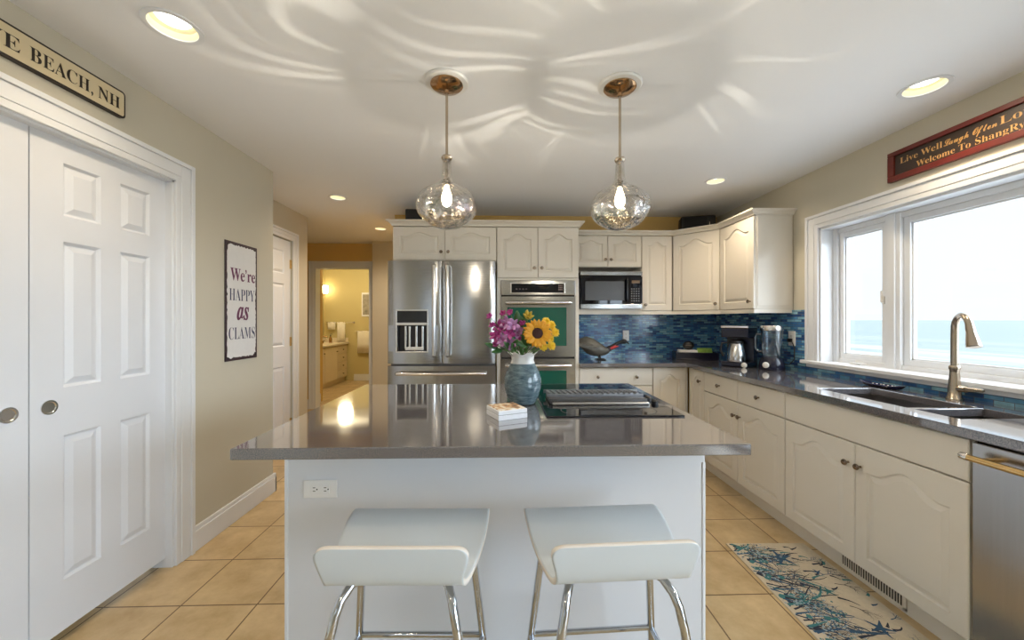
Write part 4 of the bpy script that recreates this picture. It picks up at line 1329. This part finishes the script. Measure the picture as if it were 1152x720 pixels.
o = in_tray('paper_stack', 'white stack of papers and filters in the dark tray', 'papers', -.075, -.01)
mb = MB()
for k in range(5): mb.box(-.095+.003*k, .095-.002*k, -.06, .06, k*.0165, k*.0165+.0155)
mb.build('sheets', M['paper'], o, bevel=.002)
o = in_tray('sunglasses_case', 'dark rounded case lying on the papers in the tray', 'case', -.06, .0, .0125+.082)
MB().ball((0, 0, .045), .05, 18, 10, (1.1, .7, .9)).build('shell', M['black'], o, smooth=True)
MB().tube([(-.0555, 0, .045), (-.035, -.0275, .045), (0, -.0355, .045), (.035, -.0275, .045), (.0555, 0, .045)], .0025, 8).build('seam', M['nickel'], o, smooth=True)
o = in_tray('tea_packet', 'green and yellow packet in the dark tray', 'packet', .085, -.02)
mb = MB()
mb.prism([(-.07, 0), (.07, 0), (.074, .04), (.068, .092), (-.068, .092), (-.074, .04)], -.022, .022, 'y')
mb.build('pouch', M['greenpack'], o, bevel=.006)
MB().box(-.069, .069, -.004, .004, .090, .104).build('seal', M['greenpack'], o)

# coffee maker with steel carafe
ca_ = math.radians(-52)
t = thing('coffee_maker', 'dark coffee maker with a stainless carafe on the corner counter', 'coffee maker', (2.06, 3.275, CZ), ca_)
MB().box(-.10, .115, -.10, .12, 0, .045).build('base', M['appl'], t, bevel=.008)
MB().box(-.10, .115, .03, .12, .045, .25).build('column', M['appl'], t, bevel=.006)
MB().box(-.10, .115, -.10, .12, .25, .332).build('brew_head', M['appl'], t, bevel=.008)
MB().box(-.102, .117, -.102, .122, .332, .352).build('top_band', M['satin'], t, bevel=.004)
cfe = MB().lathe([(.070, .046), (.073, .06), (.069, .12), (.058, .175), (.050, .198)], (.005, -.04, 0), 32).build('carafe', M['satin'], t, smooth=True)
MB().lathe([(.051, .198), (.053, .212), (.045, .225), (.02, .232)], (.005, -.04, 0), 24).build('lid', M['black'], cfe, smooth=True)
MB().tube([(-.045, -.06, .205), (-.095, -.09, .200), (-.105, -.095, .14), (-.085, -.085, .085)], .009, 10).build('handle', M['black'], cfe, smooth=True)
MB().lathe([(.022, -.100), (.022, -.104), (.019, -.106)], (.085, 0, .023), 20, 'y').build('dial', M['plate'], t, smooth=True)['label'] = 'pale oval dial'

t = thing('jar_blender', 'dark countertop blender with a tall clear jar and pale dial, beside the coffee maker', 'blender', (2.185, 3.03, CZ), math.radians(-62))
MB().lathe([(.088, 0), (.092, .01), (.088, .05), (.078, .085), (.068, .098)], n=28).build('base', M['appl'], t, smooth=True)
MB().lathe([(.062, .098), (.068, .12), (.073, .22), (.076, .315), (.073, .315), (.069, .22), (.064, .125), (.05, .104)], n=32, cap0=False).build('jar', M['jar'], t, smooth=True)
MB().lathe([(.077, .315), (.079, .318), (.079, .350), (.074, .356), (.03, .358)], n=32).build('lid', M['satin'], t, smooth=True)
MB().tube([(-.072, -.01, .285), (-.105, -.02, .285), (-.115, -.022, .26), (-.112, -.022, .17), (-.10, -.02, .145), (-.066, -.012, .14)], .0075, 10).build('handle', thin_glass('handle_glass', (.75, .8, .85), 1, .15), t, smooth=True)
MB().lathe([(.024, -.086), (.024, -.094), (.020, -.097)], (.0, 0, .042), 20, 'y').build('dial', M['plate'], t, smooth=True)['label'] = 'pale round dial'
tag(MB().tube([(2.272, 3.02, CZ+.045), (2.30, 2.99, CZ+.045), (2.325, 2.97, CZ+.09), (2.337, 2.985, CZ+.18), (2.345, 3.025, CZ+.232), (2.352, 3.045, CZ+.236)], .0042, 8)
    .box(2.335, 2.3575, 3.032, 3.060, CZ+.222, CZ+.250).build('power_cord', M['black'], smooth=True), 'black power cord looping from the blender to the outlet', 'cord')

# dark boxes on top of the cabinets
t = thing('speaker', 'black rounded speaker box on top of the diagonal corner cabinet', 'speaker', (2.03, 3.92, 2.1715), math.radians(-16))
MB().box(-.165, .165, -.085, .085, 0, .21).build('case', M['black'], t, bevel=.02, seg=3)
MB().box(-.14, .08, -.092, -.084, .02, .19).build('grille', mat('speaker_cloth', (.015, .015, .017), .8, bump=.5, bscale=400), t, bevel=.004)
MB().box(.10, .106, -.088, -.084, .08, .14).build('badge', M['nickel'], t)
t = thing('speaker', 'black speaker box on top of the refrigerator cabinet', 'speaker', (-.77, 3.80, 2.1905))
MB().box(-.15, .12, -.12, .12, 0, .19).build('case', M['black'], t, bevel=.012, seg=3)
MB().box(-.13, .10, -.126, -.119, .02, .17).build('grille', bpy.data.materials['speaker_cloth'], t, bevel=.004)

# ================================================================== RUG
def rug_mat(name, c, rough=.95, var=.2):
    return mat(name, c, rough, var=var, vscale=60, bump=.4, bscale=500)


RW, RL = .455, 1.05
rot = math.radians(-1.5)
t = tag(None or bpy.data.objects.new('rug', None), 'cream rug printed with blue and teal coral and starfish, by the sink cabinet', 'rug')
C.objects.link(t); t.location = (1.315, 2.205, 0); t.rotation_euler = (0, 0, rot)
MB().box(0, RW, -RL, 0, 0, .007).build('mat', rug_mat('rug_cream', (.58, .51, .39), var=.15), t, bevel=.002)
mb = MB()
CT = .0072
rr = random.Random(11)


def flat(pts, mi):
    mb.cur = mi; n = len(pts)
    pts = [(min(RW-.004, max(.004, p[0])), min(-.004, max(-RL+.004, p[1]))) for p in pts]
    z = CT+.0004*mi+rr.uniform(0, .0003)
    mb.add([(p[0], p[1], z) for p in pts], [list(range(n))])


def stroke(p, ang, ln, w0, mi, depth=0, curl=.0):
    q = Vector(p); a = ang; seg = 5
    for k in range(seg):
        w1 = w0*(1-.75*k/seg); w2 = w0*(1-.75*(k+1)/seg)
        d = Vector((math.cos(a), math.sin(a))); nn = Vector((-d.y, d.x)); e_ = q+d*ln/seg
        flat([q-nn*w1, e_-nn*w2, e_+nn*w2, q+nn*w1], mi)
        if depth > 0 and k > 0:
            for s_ in (-1, 1):
                if rr.random() < .75: stroke(e_, a+s_*rr.uniform(.4, .9), ln*rr.uniform(.35, .6), w1*.7, mi, depth-1, curl)
        q = e_; a += rr.uniform(-.25, .25)+curl


def blob(p, r, mi, n=11):
    flat([(p[0]+r*rr.uniform(.7, 1.1)*math.cos(2*PI*k/n), p[1]+r*rr.uniform(.7, 1.1)*math.sin(2*PI*k/n)) for k in range(n)], mi)


def star(p, r, mi, a0=0.):
    for k in range(5):
        a = a0+2*PI*k/5; d = Vector((math.cos(a), math.sin(a))); nn = Vector((-d.y, d.x)); c_ = Vector(p)
        flat([c_+nn*r*.2, c_-nn*r*.2, c_+d*r-nn*r*.02, c_+d*r+nn*r*.02], mi)


def fan(p, ang, r, mi, mi2):
    for k in range(13):
        a = ang-.75+k*.125; stroke(p, a, r*rr.uniform(.8, 1.05), .0022, mi, 1)
    for k in range(22): a = ang+rr.uniform(-.7, .7); d = r*rr.uniform(.3, .95); blob((p[0]+d*math.cos(a), p[1]+d*math.sin(a)), .006, mi2, 6)


# rows of motifs down the runner: dense on its left edge, open sand on its right
def blades(p, ang, n, ln, mi):
    for k in range(n): stroke((p[0]+rr.uniform(-.02, .02), p[1]+rr.uniform(-.02, .02)), ang+rr.uniform(-.45, .45), ln*rr.uniform(.6, 1.1), rr.uniform(.004, .0085), rr.choice(mi), 0, rr.uniform(-.12, .12))


for k in range(46):
    x = rr.uniform(.0, .22)**1.0; y = rr.uniform(-RL, 0)
    for q in range(9): blob((x+rr.uniform(-.035, .035), y+rr.uniform(-.03, .03)), rr.uniform(.003, .0065), rr.choice([1, 3, 3, 2]), 6)
for k in range(16):
    y = -.03-k*.066
    blades((rr.uniform(0, .06), y), rr.uniform(-.35, .2), 4, rr.uniform(.12, .22), [0, 0, 1, 2])
    blades((rr.uniform(.10, .2), y-.03), rr.uniform(-.5, .3), 3, rr.uniform(.08, .16), [0, 0, 1, 2])
    stroke((rr.uniform(0, .10), y-.02), rr.uniform(-.5, .35), rr.uniform(.12, .2), .0050, rr.choice([0, 0, 1]), 2)
for k in range(8):
    y = -.04-k*.13
    for q in range(4): blob((rr.uniform(.02, .12)+q*.015, y+rr.uniform(-.012, .012)), rr.uniform(.010, .018), 2)
for k in range(6):
    fan((rr.uniform(.0, .07), -.10-k*.17), rr.uniform(-.3, .4), rr.uniform(.11, .16), 0, 3)
star((.225, -.14), .075, 1, .3); star((.31, -.62), .055, 1, .9); star((.27, -.40), .035, 2, .1); star((.33, -.26), .03, 1, .5)
for k in range(34):
    x, y = rr.uniform(.20, .44), rr.uniform(-RL+.03, -.03)
    stroke((x, y), rr.uniform(-.6, .6), rr.uniform(.03, .085), .0065, rr.choice([0, 0, 1, 2]), 0, rr.uniform(-.25, .25))
for k in range(14):
    x, y = rr.uniform(.22, .40), rr.uniform(-RL+.03, -.03)
    stroke((x, y), rr.uniform(-.6, .6), rr.uniform(.06, .11), .0025, rr.choice([0, 0, 1]), 2)
o = mb.build('coral_print', [rug_mat('print_navy', (.022, .03, .055)), rug_mat('print_blue', (.035, .09, .17)), rug_mat('print_teal', (.05, .19, .21)), rug_mat('print_paleblue', (.30, .40, .46))], t)
o['label'] = 'navy, blue and teal coral, weed and starfish print'

# ================================================================== SIGNS
# left wall sign over the closet: local x runs along +Y
def rrect(x0, x1, z0, z1, r, n=5):
    pts = []
    for (cx, cz, a0) in ((x1-r, z0+r, -PI/2), (x1-r, z1-r, 0), (x0+r, z1-r, PI/2), (x0+r, z0+r, PI)):
        for k in range(n+1):
            a = a0+k*PI/2/n; pts.append((cx+r*math.cos(a), cz+r*math.sin(a)))
    return pts


t = thing('place_sign', 'long cream sign with black lettering above the white closet doors', 'sign', (XL+.001, 0, 0), PI/2)
y0s, y1s = 1.03, 1.812
MB().prism(rrect(y0s, y1s, 2.238, 2.360, .016), -.016, 0, 'y').build('frame', M['signblack'], t)
MB().prism(rrect(y0s+.008, y1s-.008, 2.247, 2.352, .010), -.0175, -.010, 'y').build('board', M['signcream'], t)
for wd_, a, b_ in (('RYE', 1.275, 1.424), ('BEACH', 1.453, 1.657), (',', 1.663, 1.670), ('NH', 1.691, 1.784)):
    mb = MB(); text_mesh(mb, BOLD(wd_), a, b_, 2.272, .054, .0015, -.0176, thick=-.012 if wd_ != ',' else 0)
    mb.build('lettering', M['signblack'], t)

t = thing('wall_sign', 'weathered white tin sign with plum and navy lettering between closet and hall door', 'sign', (XL+.001, 2.463, 1.05), PI/2)
SW, SH = .315, .775
MB().box(0, SW, -.006, 0, 0, SH).build('plate', M['signdarkframe'], t, bevel=.002)
mb = MB()
rr2 = random.Random(3)
pts = []
def edge(a, b_, n=26):
    for k in range(n):
        u = k/n; j = rr2.uniform(0, .010)
        x = a[0]+(b_[0]-a[0])*u; z = a[1]+(b_[1]-a[1])*u
        corner = max(0, 1-min(u, 1-u)*9)
        nx_, nz_ = (SW/2-x), (SH/2-z); l_ = math.hypot(nx_, nz_)
        j += corner*rr2.uniform(.0, .022)
        pts.append((x+nx_/l_*j, z+nz_/l_*j))
m_ = .014
edge((m_, m_), (SW-m_, m_)); edge((SW-m_, m_), (SW-m_, SH-m_), 50); edge((SW-m_, SH-m_), (m_, SH-m_)); edge((m_, SH-m_), (m_, m_), 50)
mb.prism(pts, -.0068, -.004, 'y').build('white_paint', M['signwhite'], t)
mb = MB()
text_mesh(mb, BOLD('We') + '’' + BOLD('re'), .045, .292, .525, .085, .0008, -.0069)
mb.build('lettering', M['plum'], t); mb = MB()
text_mesh(mb, BOLDIT('as'), .105, .225, .268, .130, .0008, -.0069, thick=.012)
mb.build('lettering', M['plum'], t)
mb = MB()
text_mesh(mb, BOLD('HAPPY'), .035, .285, .392, .084, .0008, -.0069, thick=-.014)
mb.build('lettering', M['navy'], t); mb = MB()
text_mesh(mb, BOLD('CLAMS'), .030, .288, .138, .084, .0008, -.0069, thick=-.014)
mb.build('lettering', M['navy'], t)
mb = MB()
for x in (.022, SW-.022):
    for z in (.022, SH-.022): mb.lathe([(.005, -.0085), (.004, -.010), (.001, -.0105)], (x, 0, z), 10, 'y', cap0=False)
mb.build('nails', M['dark'], t)

t = thing('welcome_sign', 'dark red framed wooden sign with gold lettering above the kitchen window', 'sign', (XR-.001, 2.268, 2.147), KR)
SW, SH = 1.25, .178
mb = MB().box(0, SW, -.026, 0, 0, .032).box(0, SW, -.026, 0, SH-.026, SH).box(0, .037, -.026, 0, .032, SH-.026).box(SW-.037, SW, -.026, 0, .032, SH-.026)
mb.build('frame', M['signred'], t, bevel=.003)
MB().box(.037, SW-.037, -.014, 0, .032, SH-.026).build('board', M['signboard'], t)
for fn, wd_, a, b_, z, hh in ((BOLD, 'Live Well', .066, .283, .094, .036), (SCRIPT, 'Laugh Often', .290, .510, .094, .036), (BOLD, 'Love', .519, .665, .094, .040),
                              (BOLD, 'Welcome To ShangRye', .154, .628, .041, .034)):
    mb = MB(); text_mesh(mb, fn(wd_), a, b_, z, hh, .0015, -.0141, thick=-.011 if fn is BOLD else 0)
    mb.build('lettering', M['signgold'], t)

# ================================================================== BATHROOM
t = thing('vanity_cabinet', 'pale wood vanity cabinet seen through the bathroom doorway', 'vanity', (-3.33, 6.75, 0), PI/2)
VW = 1.62
MB().box(0, VW, .021, .495, .1, .80).build('carcass', M['vanity'], t)
MB().box(0, VW, .06, .08, 0, .1).build('toe_kick', M['vanity'], t)
for x, w_ in ((.01, .55), (.57, .55)): door_on(t, x, .12, w_, .66, (w_-.05, .56), mt='vanity', cath=False)
for k in range(4): door_on(t, 1.13, .12+k*.166, .475, .158, (.237, .08), mt='vanity', cath=False, name='drawer')
tag(MB().box(-3.825, -3.305, 6.74, 8.395, .801, .84).box(-3.825, -3.80, 6.74, 8.395, .84, .93).box(-3.80, -3.32, 8.372, 8.395, .84, .93).build('vanity_countertop', M['vanitytop'], bevel=.004), 'cream vanity top with a raised back edge in the bathroom', 'countertop')
t = thing('bathroom_faucet', 'small bronze faucet on the bathroom vanity', 'faucet', (-3.62, 7.75, .8405))
MB().lathe([(.03, 0), (.03, .01), (.014, .02), (.012, .10)], n=16).tube([(0, 0, .09), (.05, 0, .15), (.12, 0, .15), (.14, 0, .11)], .011, 10).build('spout', M['bronze'], t, smooth=True)
for s_ in (-1, 1): MB().lathe([(.022, 0), (.02, .03), (.01, .05)], (0, s_*.1, 0), 14).box(-.006, .045, s_*.1-.006, s_*.1+.006, .045, .058).build('tap', M['bronze'], t, smooth=True)
t = thing('soap_bottle', 'small dark soap bottle on the bathroom vanity', 'bottle', (-3.55, 8.05, .84))
MB().lathe([(.03, 0), (.032, .01), (.032, .09), (.012, .12), (.012, .14)], n=18).build('bottle', M['bronze'], t, smooth=True)
MB().lathe([(.012, .14), (.014, .155), (.005, .16), (.005, .185)], n=12).tube([(0, 0, .185), (.045, 0, .18)], .005, 8).build('pump', M['black'], t, smooth=True)
# towel rail and towels on the far wall
t = thing('towel_rail', 'metal towel rail on the far bathroom wall', 'towel rail', (-3.50, 8.4, 1.26))
MB().tube([(-.28, -.06, 0), (.30, -.06, 0)], .008, 10).build('bar', M['satin'], t, smooth=True)
for x in (-.28, .30): MB().tube([(x, -.06, 0), (x, 0, 0)], .010, 10).lathe([(.022, -.012), (.022, 0)], (x, 0, 0), 16, 'y').build('bracket', M['satin'], t, smooth=True)


def towel(label, x0, x1, z0, z1, y=8.34, group=None):
    mb = MB(); n = 12
    front = []
    vs = []; fs = []
    prof = [(-.014, z0), (-.015, (z0+z1)/2), (-.014, z1-.01), (0, z1+.010), (.014, z1-.01), (.014, z0+.06)]
    for (dy, z) in prof:
        for k in range(n+1):
            u = k/n; vs.append((x0+(x1-x0)*u, y+dy+.004*math.sin(u*9), z))
    for i in range(len(prof)-1):
        for k in range(n): fs.append((i*(n+1)+k, i*(n+1)+k+1, (i+1)*(n+1)+k+1, (i+1)*(n+1)+k))
    o = mb.add(vs, fs).build('towel', M['towel'], smooth=True)
    solid(o, .008)
    return tag(o, label, 'towel', group)


towel('small white hand towel at the mirror end of the far rail', -3.73, -3.58, 1.11, 1.262)
towel('longer white towel next to the small one on the far rail', -3.53, -3.37, .875, 1.262)
t = thing('towel_ring', 'short towel bar on the far bathroom wall near the doorway edge', 'towel rail', (-2.98, 8.4, 1.07))
MB().tube([(-.16, -.06, 0), (.20, -.06, 0)], .008, 10).build('bar', M['satin'], t, smooth=True)
for x in (-.16, .20): MB().tube([(x, -.06, 0), (x, 0, 0)], .010, 10).build('bracket', M['satin'], t, smooth=True)
towel('wide white bath towel hanging low near the doorway edge', -3.10, -2.80, .60, 1.072)
t = thing('picture', 'small framed picture on the far bathroom wall above the bath towel', 'picture', (-2.93, 8.399, 1.39))
MB().box(-.10, .10, -.02, 0, 0, .52).build('frame', M['paper'], t, bevel=.004)
pm = mat('picture_print', (.10, .10, .09), .5, var=.9, vscale=12, col2=(.6, .55, .45, 1))
MB().box(-.075, .075, -.022, -.015, .04, .48).build('print', pm, t)
t = thing('mirror', 'wall mirror over the bathroom vanity', 'mirror', (-3.829, 7.4, 1.0))
MB().box(0, .008, -.62, .75, 0, 1.0).build('glass', M['mirror'], t)
t = thing('wall_sconce', 'glowing bathroom sconce beside the mirror', 'wall lamp', (-3.829, 8.26, 1.85))
MB().lathe([(.04, 0), (.04, .012)], n=18, axis='x').tube([(.01, 0, 0), (.07, 0, 0), (.08, 0, .03)], .008, 8).build('arm', M['bronze'], t, smooth=True)
MB().lathe([(.035, .03), (.05, .05), (.055, .18), (.045, .20)], (.08, 0, 0), 20).build('shade', emit('sconce_glow', (1, .8, .5), 8), t, smooth=True)
point('lamp', (-2.9, 7.2, 2.25), 22, (1, .83, .52), .12)
t = thing('light_switch', 'white light switch plate just inside the bathroom doorway', 'switch', (-2.965, 6.199, 1.22))
MB().box(-.035, .035, -.006, 0, -.058, .058).build('plate', M['plate'], t, bevel=.002)
MB().box(-.006, .006, -.014, -.005, -.012, .014).build('toggle', M['plate'], t)
